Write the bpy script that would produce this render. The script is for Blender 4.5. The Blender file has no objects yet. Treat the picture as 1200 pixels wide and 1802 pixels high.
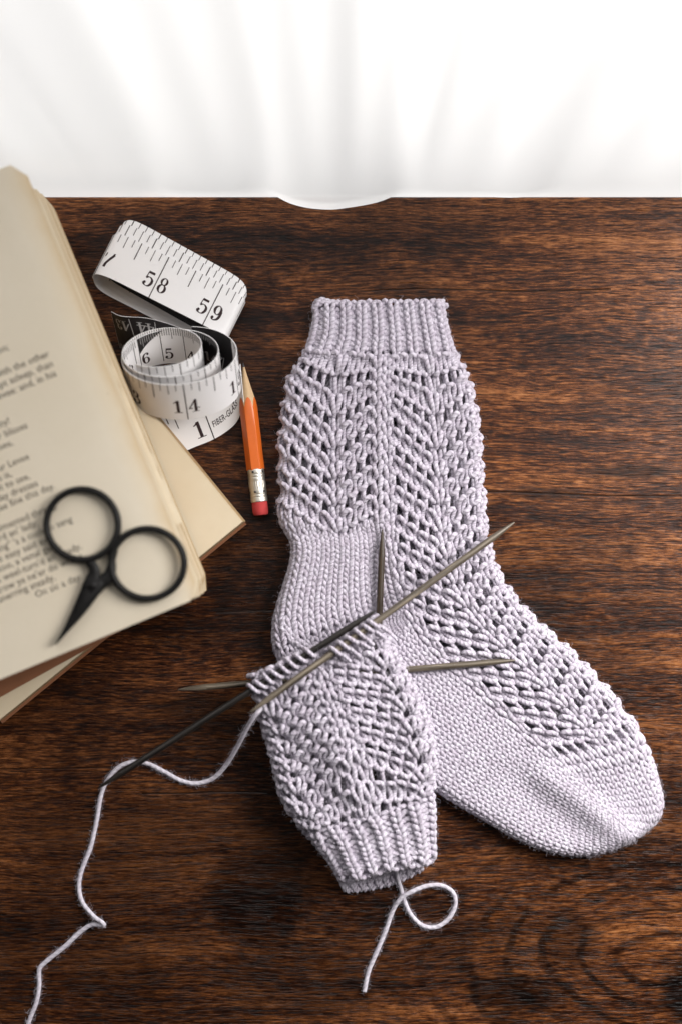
import bpy, math, random
import numpy as np
from mathutils import Vector

rng = np.random.default_rng(11)
random.seed(11)
PI = math.pi
scene = bpy.context.scene
COL = scene.collection

# ------------------------------------------------------------------ camera
CAM_H = 0.61
FPX = 2500.0                     # focal length measured in pixels of the 1200 px wide photograph
cam_d = bpy.data.cameras.new('camera')
cam = bpy.data.objects.new('camera', cam_d)
COL.objects.link(cam)
cam.location = (0, 0, CAM_H)
cam.rotation_euler = (0, 0, 0)
cam_d.sensor_fit = 'HORIZONTAL'
cam_d.sensor_width = 24.0
cam_d.lens = 50.0
cam_d.clip_start = 0.01
cam_d.clip_end = 20
cam_d.dof.use_dof = True
cam_d.dof.focus_distance = CAM_H - 0.006
cam_d.dof.aperture_fstop = 2.3
scene.camera = cam

# ------------------------------------------------------------------ world and light
world = bpy.data.worlds.new('World')
scene.world = world
world.use_nodes = True
bg = world.node_tree.nodes['Background']
bg.inputs['Color'].default_value = (0.92, 0.95, 1.0, 1)
bg.inputs['Strength'].default_value = 0.03


def area(name, loc, target, sx, sy, power, color):
    d = bpy.data.lights.new(name, 'AREA')
    d.shape = 'RECTANGLE'
    d.size, d.size_y = sx, sy
    d.energy = power
    d.color = color
    o = bpy.data.objects.new(name, d)
    COL.objects.link(o)
    o.location = loc
    o.rotation_euler = (Vector(target) - Vector(loc)).to_track_quat('-Z', 'Y').to_euler()
    return o


# daylight of the window behind the curtain, and an added key lamp at right
area('window_light', (0.25, 0.95, 0.70), (0.12, 0.0, 0.30), 2.4, 1.7, 42, (1.0, 0.985, 0.97))
area('added_side_light', (0.44, 0.21, 0.44), (0.02, 0.02, 0.0), 0.36, 0.36, 7.3, (1.0, 0.97, 0.94))

scene.view_settings.view_transform = 'Standard'
scene.view_settings.look = 'None'
scene.view_settings.gamma = 1
scene.view_settings.exposure = 0
scene.cycles.use_denoising = True
scene.cycles.max_bounces = 6
scene.cycles.use_adaptive_sampling = True
scene.cycles.adaptive_threshold = 0.03
scene.cycles.diffuse_bounces = 3
scene.cycles.glossy_bounces = 2
scene.cycles.transparent_max_bounces = 8
scene.cycles.sample_clamp_indirect = 6
scene.cycles.caustics_reflective = False
scene.cycles.caustics_refractive = False


# ------------------------------------------------------------------ helpers
def W(px, py, z=0.0):
    """a point of the place that lies under photograph pixel px, py at height z"""
    k = (CAM_H - z) / FPX
    return np.array([(px - 600.0) * k, -(py - 901.0) * k, z])


def WA(pts, z=0.0):
    return np.array([W(p[0], p[1], p[2] if len(p) > 2 else z) for p in pts])


def spl(pts, n, closed=False):
    """Catmull-Rom curve through pts, n samples even in chord length"""
    P = np.asarray(pts, float)
    if closed:
        P = np.vstack([P[-1], P, P[0], P[1]])
    else:
        P = np.vstack([2 * P[0] - P[1], P, 2 * P[-1] - P[-2]])
    out = []
    for i in range(1, len(P) - 2):
        p0, p1, p2, p3 = P[i - 1], P[i], P[i + 1], P[i + 2]
        t = np.linspace(0, 1, 24, endpoint=False)[:, None]
        out.append(0.5 * ((2 * p1) + (-p0 + p2) * t + (2 * p0 - 5 * p1 + 4 * p2 - p3) * t ** 2 + (-p0 + 3 * p1 - 3 * p2 + p3) * t ** 3))
    out.append(P[-2][None])
    Q = np.vstack(out)
    d = np.r_[0, np.cumsum(np.linalg.norm(np.diff(Q, axis=0), axis=1))]
    s = np.linspace(0, d[-1], n)
    return np.stack([np.interp(s, d, Q[:, k]) for k in range(Q.shape[1])], 1)


def nrm(v):
    return v / np.maximum(np.linalg.norm(v, axis=-1, keepdims=True), 1e-12)


def mesh_np(name, verts, quads=None, tris=None, mats=(), parent=None, uv=None, smooth=True, midx=None):
    me = bpy.data.meshes.new(name)
    verts = np.asarray(verts, np.float32)
    polys = []
    nq = 0 if quads is None else len(quads)
    nt = 0 if tris is None else len(tris)
    loops = np.concatenate([np.asarray(quads, np.int32).ravel() if nq else np.zeros(0, np.int32),
                            np.asarray(tris, np.int32).ravel() if nt else np.zeros(0, np.int32)])
    starts = np.concatenate([np.arange(nq) * 4, nq * 4 + np.arange(nt) * 3]).astype(np.int32)
    me.vertices.add(len(verts))
    me.vertices.foreach_set('co', verts.ravel())
    me.loops.add(len(loops))
    me.loops.foreach_set('vertex_index', loops.astype(np.int32))
    me.polygons.add(nq + nt)
    me.polygons.foreach_set('loop_start', starts)
    if uv is not None:
        l = me.uv_layers.new(name='UVMap')
        l.data.foreach_set('uv', np.asarray(uv, np.float32)[loops].ravel())
    if midx is not None:
        me.polygons.foreach_set('material_index', np.asarray(midx, np.int32))
    me.polygons.foreach_set('use_smooth', np.full(nq + nt, smooth, bool))
    me.update(calc_edges=True)
    me.validate()
    for m in (mats if isinstance(mats, (list, tuple)) else [mats]):
        me.materials.append(m)
    o = bpy.data.objects.new(name, me)
    COL.objects.link(o)
    o.parent = parent
    return o


def thing(name, label, cat, loc=(0, 0, 0), group=None):
    o = bpy.data.objects.new(name, None)
    o.empty_display_size = 0.01
    COL.objects.link(o)
    o['label'] = label
    o['category'] = cat
    if group:
        o['group'] = group
    return o


class Geo:
    """collects pieces of one part"""
    def __init__(s):
        s.v, s.q, s.t, s.u, s.n = [], [], [], [], 0
    def add(s, v, q=None, t=None, uv=None):
        v = np.asarray(v, float)
        s.v.append(v)
        if q is not None and len(q):
            s.q.append(np.asarray(q) + s.n)
        if t is not None and len(t):
            s.t.append(np.asarray(t) + s.n)
        s.u.append(np.zeros((len(v), 2)) if uv is None else uv)
        s.n += len(v)
    def build(s, name, mats, parent=None, smooth=True):
        return mesh_np(name, np.vstack(s.v), np.vstack(s.q) if s.q else None, np.vstack(s.t) if s.t else None,
                       mats, parent, np.vstack(s.u), smooth)


def tube(C, N, rad, sides=7, cap=True):
    """C (m,3) centre line, N reference normals; returns verts, quads, tris, uv (turns, length)"""
    C = np.asarray(C, float)
    m = len(C)
    T = nrm(np.gradient(C, axis=0))
    if N is None:
        N = np.tile([0, 0, 1.0], (m, 1))
        bad = np.abs(T[:, 2]) > 0.95
        N[bad] = [1, 0, 0]
    S = nrm(np.cross(T, N))
    U = nrm(np.cross(S, T))
    r = np.broadcast_to(np.asarray(rad, float), (m,))[:, None, None]
    a = np.linspace(0, 2 * PI, sides + 1)
    V = C[:, None, :] + r * (np.cos(a)[None, :, None] * S[:, None, :] + np.sin(a)[None, :, None] * U[:, None, :])
    L = np.r_[0, np.cumsum(np.linalg.norm(np.diff(C, axis=0), axis=1))]
    uv = np.stack([np.broadcast_to(a / (2 * PI), (m, sides + 1)), np.broadcast_to(L[:, None] * 1000, (m, sides + 1))], -1)
    k = sides + 1
    i = np.arange(m - 1)[:, None] * k + np.arange(sides)[None]
    q = np.stack([i, i + 1, i + 1 + k, i + k], -1).reshape(-1, 4)
    V = V.reshape(-1, 3)
    uv = uv.reshape(-1, 2)
    t = []
    if cap:
        n0 = len(V)
        V = np.vstack([V, C[0], C[-1]])
        uv = np.vstack([uv, [0, 0], [0, L[-1] * 1000]])
        for j in range(sides):
            t.append((n0, j + 1, j))
            t.append((n0 + 1, (m - 1) * k + j, (m - 1) * k + j + 1))
    return V, q, t, uv


def lathe_along(p0, p1, profile, sides=24, twist=0.0, ref=(0, 0, 1)):
    """profile: list of (distance along, radius or per-side radii)"""
    p0, p1 = np.asarray(p0, float), np.asarray(p1, float)
    d = nrm(p1 - p0)
    S = nrm(np.cross(d, ref))
    U = np.cross(S, d)
    a = np.linspace(0, 2 * PI, sides, endpoint=False) + twist
    V = []
    for s, r in profile:
        rr = np.broadcast_to(np.asarray(r, float), (sides,))
        V.append(p0 + d * s + rr[:, None] * (np.cos(a)[:, None] * S + np.sin(a)[:, None] * U))
    V = np.vstack(V)
    m = len(profile)
    q = []
    for i in range(m - 1):
        for j in range(sides):
            q.append((i * sides + j, i * sides + (j + 1) % sides, (i + 1) * sides + (j + 1) % sides, (i + 1) * sides + j))
    n0 = len(V)
    V = np.vstack([V, p0 + d * profile[0][0], p0 + d * profile[-1][0]])
    t = []
    for j in range(sides):
        t.append((n0, (j + 1) % sides, j))
        t.append((n0 + 1, (m - 1) * sides + j, (m - 1) * sides + (j + 1) % sides))
    return V, q, t


# ------------------------------------------------------------------ material helpers
def mat(name):
    m = bpy.data.materials.new(name)
    m.use_nodes = True
    nt = m.node_tree
    return m, nt, nt.nodes['Principled BSDF'], nt.nodes['Material Output']


def nd(nt, kind, props=None, **ins):
    n = nt.nodes.new(kind)
    for k, v in (props or {}).items():
        setattr(n, k, v)
    for k, v in ins.items():
        key = k.replace('_', ' ')
        sock = n.inputs[int(k[1:])] if (k[0] == 'i' and k[1:].isdigit()) else n.inputs[key]
        if isinstance(v, bpy.types.NodeSocket):
            nt.links.new(v, sock)
        else:
            sock.default_value = v
    return n


def math_n(nt, op, a, b=None, c=None, clamp=False):
    n = nt.nodes.new('ShaderNodeMath')
    n.operation = op
    n.use_clamp = clamp
    for i, v in enumerate((a, b, c)):
        if v is None:
            continue
        if isinstance(v, bpy.types.NodeSocket):
            nt.links.new(v, n.inputs[i])
        else:
            n.inputs[i].default_value = v
    return n.outputs[0]


def ramp(nt, fac, stops, interp='LINEAR'):
    n = nt.nodes.new('ShaderNodeValToRGB')
    n.color_ramp.interpolation = interp
    e = n.color_ramp.elements
    while len(e) > 1:
        e.remove(e[-1])
    for i, (p, c) in enumerate(stops):
        el = e[0] if i == 0 else e.new(p)
        el.position = p
        el.color = (c[0], c[1], c[2], 1) if isinstance(c, (tuple, list)) else (c, c, c, 1)
    nt.links.new(fac, n.inputs[0])
    return n.outputs[0]


def mixc(nt, fac, a, b, mode='MIX'):
    n = nt.nodes.new('ShaderNodeMix')
    n.data_type = 'RGBA'
    n.blend_type = mode
    for sock, v in ((n.inputs[0], fac), (n.inputs[6], a), (n.inputs[7], b)):
        if isinstance(v, bpy.types.NodeSocket):
            nt.links.new(v, sock)
        else:
            sock.default_value = v if not isinstance(v, (tuple, list)) else (v[0], v[1], v[2], 1)
    return n.outputs[2]


def noise(nt, vec, scale, detail=4, rough=0.55, dist=0.0):
    return nd(nt, 'ShaderNodeTexNoise', None, Vector=vec, Scale=scale, Detail=detail, Roughness=rough, Distortion=dist).outputs[0]


def mapped(nt, vec, sc=(1, 1, 1), loc=(0, 0, 0), rot=(0, 0, 0)):
    n = nt.nodes.new('ShaderNodeMapping')
    nt.links.new(vec, n.inputs[0])
    n.inputs['Scale'].default_value = sc
    n.inputs['Location'].default_value = loc
    n.inputs['Rotation'].default_value = rot
    return n.outputs[0]


def bump(nt, height, strength, dist, normal=None):
    n = nt.nodes.new('ShaderNodeBump')
    nt.links.new(height, n.inputs['Height'])
    n.inputs['Strength'].default_value = strength
    n.inputs['Distance'].default_value = dist
    if normal is not None:
        nt.links.new(normal, n.inputs['Normal'])
    return n.outputs[0]


# ------------------------------------------------------------------ materials
def wood_material():
    m, nt, b, out = mat('dark_stained_wood')
    co = nt.nodes.new('ShaderNodeTexCoord').outputs['Object']
    # slow waviness of the grain
    wv = nd(nt, 'ShaderNodeTexNoise', None, Vector=mapped(nt, co, (6, 9, 1)), Scale=1.0, Detail=2.0, Roughness=0.5)
    off = nd(nt, 'ShaderNodeVectorMath', {'operation': 'MULTIPLY_ADD'})
    nt.links.new(wv.outputs['Color'], off.inputs[0])
    off.inputs[1].default_value = (0.0, 0.018, 0.0)
    nt.links.new(co, off.inputs[2])
    g = off.outputs[0]
    # cathedral figure with a knot in the lower right
    kx, ky = W(1235, 1655)[:2]
    rel = mapped(nt, co, (1.0, 1.75, 1.0), (-kx, -ky * 1.75, 0))
    relw = nd(nt, 'ShaderNodeVectorMath', {'operation': 'MULTIPLY_ADD'})
    nt.links.new(nd(nt, 'ShaderNodeTexNoise', None, Vector=co, Scale=22.0, Detail=3.0).outputs['Color'], relw.inputs[0])
    relw.inputs[1].default_value = (0.030, 0.026, 0)
    nt.links.new(rel, relw.inputs[2])
    dist = nd(nt, 'ShaderNodeVectorMath', {'operation': 'LENGTH'})
    nt.links.new(relw.outputs[0], dist.inputs[0])
    d = dist.outputs['Value']
    ring = math_n(nt, 'SINE', math_n(nt, 'MULTIPLY', d, 2 * PI / 0.0165))
    ring = math_n(nt, 'MULTIPLY_ADD', ring, 0.5, 0.5)
    ringm = ramp(nt, d, [(0.0, 1.0), (0.075, 0.9), (0.15, 0.0)])
    ringd = math_n(nt, 'MULTIPLY', ramp(nt, ring, [(0.0, 0.0), (0.76, 0.0), (0.95, 1.0)]), math_n(nt, 'MULTIPLY', ringm, ramp(nt, noise(nt, mapped(nt, co, (30, 60, 1), (5, 0, 0)), 1.0, 2, 0.6), [(0.34, 0.2), (0.54, 1.0)])))
    knot = ramp(nt, d, [(0.0, 0.5), (0.004, 0.0)])
    # grain
    broad = noise(nt, mapped(nt, g, (5, 46, 1)), 1.0, 3, 0.6)
    band = noise(nt, mapped(nt, g, (16, 190, 1)), 1.0, 3, 0.65)
    fine = noise(nt, mapped(nt, g, (150, 1150, 1)), 1.0, 3, 0.75)
    pore = noise(nt, mapped(nt, g, (70, 1500, 1), (3, 1, 0)), 1.0, 2, 0.7)
    blot = noise(nt, mapped(nt, co, (7.5, 10, 1), (0.6, 2.1, 0)), 1.0, 3, 0.62)
    cross = noise(nt, mapped(nt, co, (420, 60, 1)), 1.0, 1, 0.6)
    f = math_n(nt, 'MULTIPLY_ADD', broad, 0.55, math_n(nt, 'MULTIPLY_ADD', band, 0.45, math_n(nt, 'MULTIPLY_ADD', fine, 0.90, -0.45)))
    f = math_n(nt, 'MULTIPLY_ADD', cross, 0.05, math_n(nt, 'SUBTRACT', f, 0.04))
    col = ramp(nt, f, [(0.30, (0.0065, 0.0024, 0.0014)), (0.43, (0.042, 0.0120, 0.0042)), (0.53, (0.135, 0.045, 0.0135)),
                       (0.64, (0.275, 0.102, 0.0330)), (0.82, (0.46, 0.215, 0.090))])
    # dark stains, and broad left and bottom patches that paint in fading light
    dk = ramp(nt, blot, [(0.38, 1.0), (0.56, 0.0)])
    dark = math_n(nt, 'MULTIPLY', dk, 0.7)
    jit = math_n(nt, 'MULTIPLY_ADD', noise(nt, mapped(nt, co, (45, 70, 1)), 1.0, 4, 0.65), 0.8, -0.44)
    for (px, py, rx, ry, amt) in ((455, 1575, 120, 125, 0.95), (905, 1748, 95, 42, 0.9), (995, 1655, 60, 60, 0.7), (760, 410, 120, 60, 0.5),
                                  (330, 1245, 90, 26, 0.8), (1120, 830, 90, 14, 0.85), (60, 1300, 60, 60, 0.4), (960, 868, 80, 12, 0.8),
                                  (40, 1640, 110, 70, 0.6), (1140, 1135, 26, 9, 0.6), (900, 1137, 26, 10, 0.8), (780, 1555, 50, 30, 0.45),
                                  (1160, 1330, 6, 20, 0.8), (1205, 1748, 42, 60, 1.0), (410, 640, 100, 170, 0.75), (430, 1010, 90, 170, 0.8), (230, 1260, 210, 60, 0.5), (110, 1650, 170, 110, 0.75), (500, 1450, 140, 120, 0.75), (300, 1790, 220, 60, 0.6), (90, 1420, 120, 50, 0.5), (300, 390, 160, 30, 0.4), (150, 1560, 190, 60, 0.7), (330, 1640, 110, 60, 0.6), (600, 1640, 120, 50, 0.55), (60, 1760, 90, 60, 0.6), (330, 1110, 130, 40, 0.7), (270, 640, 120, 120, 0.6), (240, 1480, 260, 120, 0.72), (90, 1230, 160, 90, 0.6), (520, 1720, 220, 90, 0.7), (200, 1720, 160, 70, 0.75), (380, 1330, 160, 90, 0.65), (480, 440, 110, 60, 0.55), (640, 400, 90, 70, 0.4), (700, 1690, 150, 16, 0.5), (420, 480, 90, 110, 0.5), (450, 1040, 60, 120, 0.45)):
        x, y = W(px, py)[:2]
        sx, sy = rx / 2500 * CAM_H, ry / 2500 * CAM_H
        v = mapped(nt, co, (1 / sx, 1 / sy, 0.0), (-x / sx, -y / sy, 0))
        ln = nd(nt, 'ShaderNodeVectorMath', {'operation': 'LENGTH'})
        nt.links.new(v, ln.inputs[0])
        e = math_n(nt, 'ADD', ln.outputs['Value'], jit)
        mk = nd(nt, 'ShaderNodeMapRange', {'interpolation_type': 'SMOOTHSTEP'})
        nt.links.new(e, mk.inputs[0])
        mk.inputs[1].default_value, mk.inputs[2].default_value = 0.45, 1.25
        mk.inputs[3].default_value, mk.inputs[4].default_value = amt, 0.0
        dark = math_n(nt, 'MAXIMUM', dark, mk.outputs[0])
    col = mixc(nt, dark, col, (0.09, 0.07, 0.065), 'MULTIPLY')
    col = mixc(nt, math_n(nt, 'MULTIPLY', ringd, 0.88), col, (0.10, 0.08, 0.075), 'MULTIPLY')
    col = mixc(nt, math_n(nt, 'MULTIPLY', knot, 0.85), col, (0.13, 0.10, 0.09), 'MULTIPLY')
    pm = ramp(nt, pore, [(0.36, 1.0), (0.46, 0.0)])
    col = mixc(nt, math_n(nt, 'MULTIPLY', pm, 0.9), col, (0.16, 0.13, 0.12), 'MULTIPLY')
    # the long check along the grain
    crack = None
    for (px0, px1, py, th) in ((640, 1075, 502, 2.2), (850, 1200, 862, 2.4), (380, 560, 1066, 3.0), (250, 470, 1375, 2.5), (0, 200, 1330, 2.0)):
        x0, y0 = W(px0, py)[:2]
        x1 = W(px1, py)[0]
        sep = nd(nt, 'ShaderNodeSeparateXYZ', None, Vector=g)
        yy = math_n(nt, 'ABSOLUTE', math_n(nt, 'SUBTRACT', sep.outputs[1], y0 + 0.006))
        a = math_n(nt, 'SUBTRACT', 1.0, math_n(nt, 'DIVIDE', yy, th / 2500 * CAM_H), clamp=True)
        xm = math_n(nt, 'MULTIPLY', math_n(nt, 'GREATER_THAN', sep.outputs[0], x0), math_n(nt, 'LESS_THAN', sep.outputs[0], x1))
        a = math_n(nt, 'MULTIPLY', math_n(nt, 'MULTIPLY', a, xm), ramp(nt, band, [(0.3, 0.3), (0.5, 1.0)]))
        crack = a if crack is None else math_n(nt, 'MAXIMUM', crack, a)
    col = mixc(nt, crack, col, (0.012, 0.006, 0.004))
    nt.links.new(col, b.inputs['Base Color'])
    h = math_n(nt, 'MULTIPLY_ADD', fine, 0.7, math_n(nt, 'MULTIPLY_ADD', pm, -0.55, math_n(nt, 'MULTIPLY_ADD', band, 0.6, math_n(nt, 'MULTIPLY', crack, -1.5))))
    h = math_n(nt, 'MULTIPLY_ADD', cross, 0.06, h)
    nt.links.new(bump(nt, h, 0.6, 0.0004), b.inputs['Normal'])
    nt.links.new(ramp(nt, band, [(0.3, 0.36), (0.7, 0.26)]), b.inputs['Roughness'])
    b.inputs['Specular IOR Level'].default_value = 0.23
    return m


def yarn_material(name, base, tint, pitch=1.7, ply=0.6):
    m, nt, b, out = mat(name)
    uv = nt.nodes.new('ShaderNodeUVMap').outputs[0]
    sep = nd(nt, 'ShaderNodeSeparateXYZ', None, Vector=uv)
    ph = math_n(nt, 'MULTIPLY_ADD', sep.outputs[1], 1.0 / pitch, math_n(nt, 'MULTIPLY', sep.outputs[0], 2.0))
    w = math_n(nt, 'SINE', math_n(nt, 'MULTIPLY', ph, 2 * PI))
    wv = math_n(nt, 'MULTIPLY_ADD', w, 0.5, 0.5)
    fib = noise(nt, nd(nt, 'ShaderNodeCombineXYZ', None, X=math_n(nt, 'MULTIPLY', ph, 5.0), Y=math_n(nt, 'MULTIPLY', sep.outputs[1], 0.5), Z=math_n(nt, 'MULTIPLY', sep.outputs[0], 3.0)).outputs[0], 3.0, 3, 0.7)
    co = nt.nodes.new('ShaderNodeTexCoord').outputs['Object']
    blot = noise(nt, co, 260.0, 3, 0.6)
    c = mixc(nt, ramp(nt, blot, [(0.35, 0.0), (0.7, 1.0)]), base, tint)
    c = mixc(nt, ramp(nt, wv, [(0.0, ply), (0.45, 0.0)]), c, tuple(x * 0.55 for x in tint))
    c = mixc(nt, math_n(nt, 'MULTIPLY', fib, 0.35), c, tuple(min(1, x * 1.22) for x in base))
    nt.links.new(c, b.inputs['Base Color'])
    h = math_n(nt, 'MULTIPLY_ADD', math_n(nt, 'POWER', wv, 0.5), 1.0, math_n(nt, 'MULTIPLY', fib, 0.8))
    nt.links.new(bump(nt, h, 0.35 + 0.7 * ply, 0.00030), b.inputs['Normal'])
    b.inputs['Roughness'].default_value = 0.85
    b.inputs['Specular IOR Level'].default_value = 0.06
    b.inputs['Sheen Weight'].default_value = 0.30
    b.inputs['Sheen Roughness'].default_value = 0.23
    return m


def paper_material(name, base, edge, speck=True, lines=False):
    m, nt, b, out = mat(name)
    co = nt.nodes.new('ShaderNodeTexCoord').outputs['Object']
    n1 = noise(nt, co, 14.0, 4, 0.6)
    n2 = noise(nt, co, 420.0, 4, 0.7)
    c = mixc(nt, ramp(nt, n1, [(0.35, 0.0), (0.75, 1.0)]), base, edge)
    c = mixc(nt, math_n(nt, 'MULTIPLY', n2, 0.16), c, tuple(x * 0.7 for x in base))
    if speck:
        sp = noise(nt, co, 160.0, 2, 0.5)
        c = mixc(nt, ramp(nt, sp, [(0.76, 0.0), (0.80, 0.35)]), c, (0.25, 0.18, 0.10))
    if lines:
        z = nd(nt, 'ShaderNodeSeparateXYZ', None, Vector=co).outputs[2]
        ln = noise(nt, mapped(nt, co, (20, 20, 6000)), 1.0, 2, 0.6)
        c = mixc(nt, ramp(nt, ln, [(0.35, 0.6), (0.55, 0.0)]), c, (0.28, 0.16, 0.07))
        nt.links.new(bump(nt, ln, 0.6, 0.0003), b.inputs['Normal'])
    else:
        nt.links.new(bump(nt, n2, 0.15, 0.0002), b.inputs['Normal'])
    nt.links.new(c, b.inputs['Base Color'])
    b.inputs['Roughness'].default_value = 0.8
    b.inputs['Specular IOR Level'].default_value = 0.25
    return m


def plain(name, color, rough=0.5, metal=0.0, spec=0.5, var=0.15, scale=300.0, bmp=0.1):
    m, nt, b, out = mat(name)
    co = nt.nodes.new('ShaderNodeTexCoord').outputs['Object']
    n = noise(nt, co, scale, 4, 0.6)
    c = mixc(nt, math_n(nt, 'MULTIPLY', n, var * 2), color, tuple(x * 0.55 for x in color))
    nt.links.new(c, b.inputs['Base Color'])
    b.inputs['Roughness'].default_value = rough
    b.inputs['Metallic'].default_value = metal
    b.inputs['Specular IOR Level'].default_value = spec
    if bmp:
        nt.links.new(bump(nt, n, bmp, 0.0002), b.inputs['Normal'])
    return m


def needle_material(name, c0, c1, c2, direction):
    """laminated wood, streaks run along the needle"""
    m, nt, b, out = mat(name)
    uv = nt.nodes.new('ShaderNodeUVMap').outputs[0]
    sep = nd(nt, 'ShaderNodeSeparateXYZ', None, Vector=uv)
    v = nd(nt, 'ShaderNodeCombineXYZ', None, X=math_n(nt, 'MULTIPLY', sep.outputs[0], 7.0), Y=math_n(nt, 'MULTIPLY', sep.outputs[1], 0.035)).outputs[0]
    n = noise(nt, v, 1.0, 3, 0.6, 0.2)
    c = ramp(nt, n, [(0.32, c0), (0.5, c1), (0.68, c2)])
    nt.links.new(c, b.inputs['Base Color'])
    b.inputs['Roughness'].default_value = 0.42
    b.inputs['Coat Weight'].default_value = 0.10
    b.inputs['Coat Roughness'].default_value = 0.25
    return m


def curtain_material():
    m, nt, b, out = mat('sheer_white_cloth')
    nt.nodes.remove(b)
    co = nt.nodes.new('ShaderNodeTexCoord').outputs['Object']
    weave = noise(nt, mapped(nt, co, (2600, 2600, 2600)), 1.0, 2, 0.5)
    df = nd(nt, 'ShaderNodeBsdfDiffuse', None, Color=(0.80, 0.80, 0.805, 1))
    tr = nd(nt, 'ShaderNodeBsdfTranslucent', None, Color=(0.88, 0.88, 0.88, 1))
    tp = nd(nt, 'ShaderNodeBsdfTransparent', None, Color=(1, 1, 1, 1))
    bn = bump(nt, weave, 0.2, 0.0002)
    nt.links.new(bn, df.inputs['Normal'])
    a = nd(nt, 'ShaderNodeMixShader', None, Fac=0.62, i1=df.outputs[0], i2=tr.outputs[0])
    c = nd(nt, 'ShaderNodeMixShader', None, Fac=0.06, i1=a.outputs[0], i2=tp.outputs[0])
    nt.links.new(c.outputs[0], out.inputs[0])
    return m


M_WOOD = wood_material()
M_YARN = yarn_material('lavender_wool', (0.625, 0.585, 0.665), (0.465, 0.405, 0.485))
M_STRAND = yarn_material('lavender_wool_strand', (0.70, 0.665, 0.735), (0.56, 0.51, 0.58), 2.6, 0.3)
M_FUZZ = plain('wool_fibre', (0.64, 0.60, 0.68), 0.9, 0, 0.1, 0.05, 200, 0)
M_PAGE = paper_material('aged_page', (0.69, 0.615, 0.495), (0.64, 0.56, 0.43))


def yellow_the_margin():
    nt = M_PAGE.node_tree
    bs = nt.nodes['Principled BSDF']
    src = bs.inputs['Base Color'].links[0].from_socket
    C = W(354, 1050, 0.05)
    e = nrm(np.array([356.0, 147.0, 0]))
    co = nt.nodes.new('ShaderNodeTexCoord').outputs['Object']
    dt = nd(nt, 'ShaderNodeVectorMath', {'operation': 'DOT_PRODUCT'})
    nt.links.new(co, dt.inputs[0])
    dt.inputs[1].default_value = (-e[0], -e[1], 0)
    d = math_n(nt, 'ADD', dt.outputs['Value'], float(C @ e))
    d = math_n(nt, 'MULTIPLY_ADD', noise(nt, co, 60.0, 3, 0.6), 0.006, math_n(nt, 'SUBTRACT', d, 0.003))
    f = ramp(nt, math_n(nt, 'MULTIPLY', d, 60.0), [(0.0, 0.6), (0.24, 0.18), (0.6, 0.0)])
    nt.links.new(mixc(nt, f, src, (0.56, 0.40, 0.21)), bs.inputs['Base Color'])


yellow_the_margin()
M_PAGE2 = paper_material('aged_page_yellowed', (0.72, 0.62, 0.46), (0.62, 0.49, 0.32))
M_EDGE = paper_material('page_edges', (0.50, 0.36, 0.20), (0.40, 0.26, 0.13), False, True)
M_COVER = plain('brown_card_cover', (0.28, 0.12, 0.06), 0.6, 0, 0.3, 0.25, 120)
M_INK = plain('printing_ink', (0.045, 0.035, 0.03), 0.8, 0, 0.2, 0.2, 500, 0)
M_TAPE = plain('white_tape', (0.86, 0.845, 0.85), 0.42, 0, 0.45, 0.06, 90, 0.05)
M_TAPEK = plain('black_tape', (0.016, 0.014, 0.015), 0.45, 0, 0.4, 0.1, 90, 0.05)
M_TINK = plain('tape_ink', (0.035, 0.018, 0.020), 0.6, 0, 0.3, 0.2, 300, 0)
M_TINKW = plain('tape_white_ink', (0.42, 0.41, 0.41), 0.6, 0, 0.3, 0.1, 300, 0)
M_IRON = plain('black_iron', (0.007, 0.0062, 0.006), 0.5, 0.0, 0.25, 0.2, 400, 0.25)
M_ORANGE = plain('orange_lacquer', (0.66, 0.135, 0.018), 0.28, 0, 0.5, 0.08, 200, 0.05)
M_RAW = plain('sharpened_wood', (0.62, 0.43, 0.25), 0.75, 0, 0.3, 0.25, 500, 0.4)
M_LEAD = plain('graphite', (0.06, 0.06, 0.065), 0.4, 0.3, 0.5, 0.1, 300, 0)
M_FERR = plain('ferrule_metal', (0.70, 0.67, 0.60), 0.48, 1.0, 0.5, 0.08, 300, 0.1)
M_ERASER = plain('red_rubber', (0.52, 0.055, 0.055), 0.8, 0, 0.25, 0.3, 500, 0.5)
M_CURT = curtain_material()

# ------------------------------------------------------------------ table
Y_EDGE = W(0, 345, 0)[1]


def build_table():
    x0, x1, y0, y1, th, r = -0.55, 0.60, -0.62, Y_EDGE, 0.028, 0.0012
    prof = [(y0, -th), (y0, -r), (y0 + r, 0.0)]
    ys = np.linspace(y0 + r, y1 - r, 40)[1:]
    prof += [(y, 0.0) for y in ys]
    prof += [(y1 - r * 0.3, -r * 0.3), (y1, -r), (y1, -th)]
    prof = np.array(prof)
    xs = np.linspace(x0, x1, 40)
    V = np.array([(x, p[0], p[1]) for x in xs for p in prof])
    k = len(prof)
    q = [(i * k + j, (i + 1) * k + j, (i + 1) * k + j + 1, i * k + j + 1) for i in range(len(xs) - 1) for j in range(k - 1)]
    q += [(i * k, i * k + k - 1, (i + 1) * k + k - 1, (i + 1) * k) for i in range(len(xs) - 1)]
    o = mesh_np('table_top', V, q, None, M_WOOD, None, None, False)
    o['kind'] = 'structure'
    o['label'] = 'dark brown stained wooden table top with fine grain'
    return o


build_table()


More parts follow.
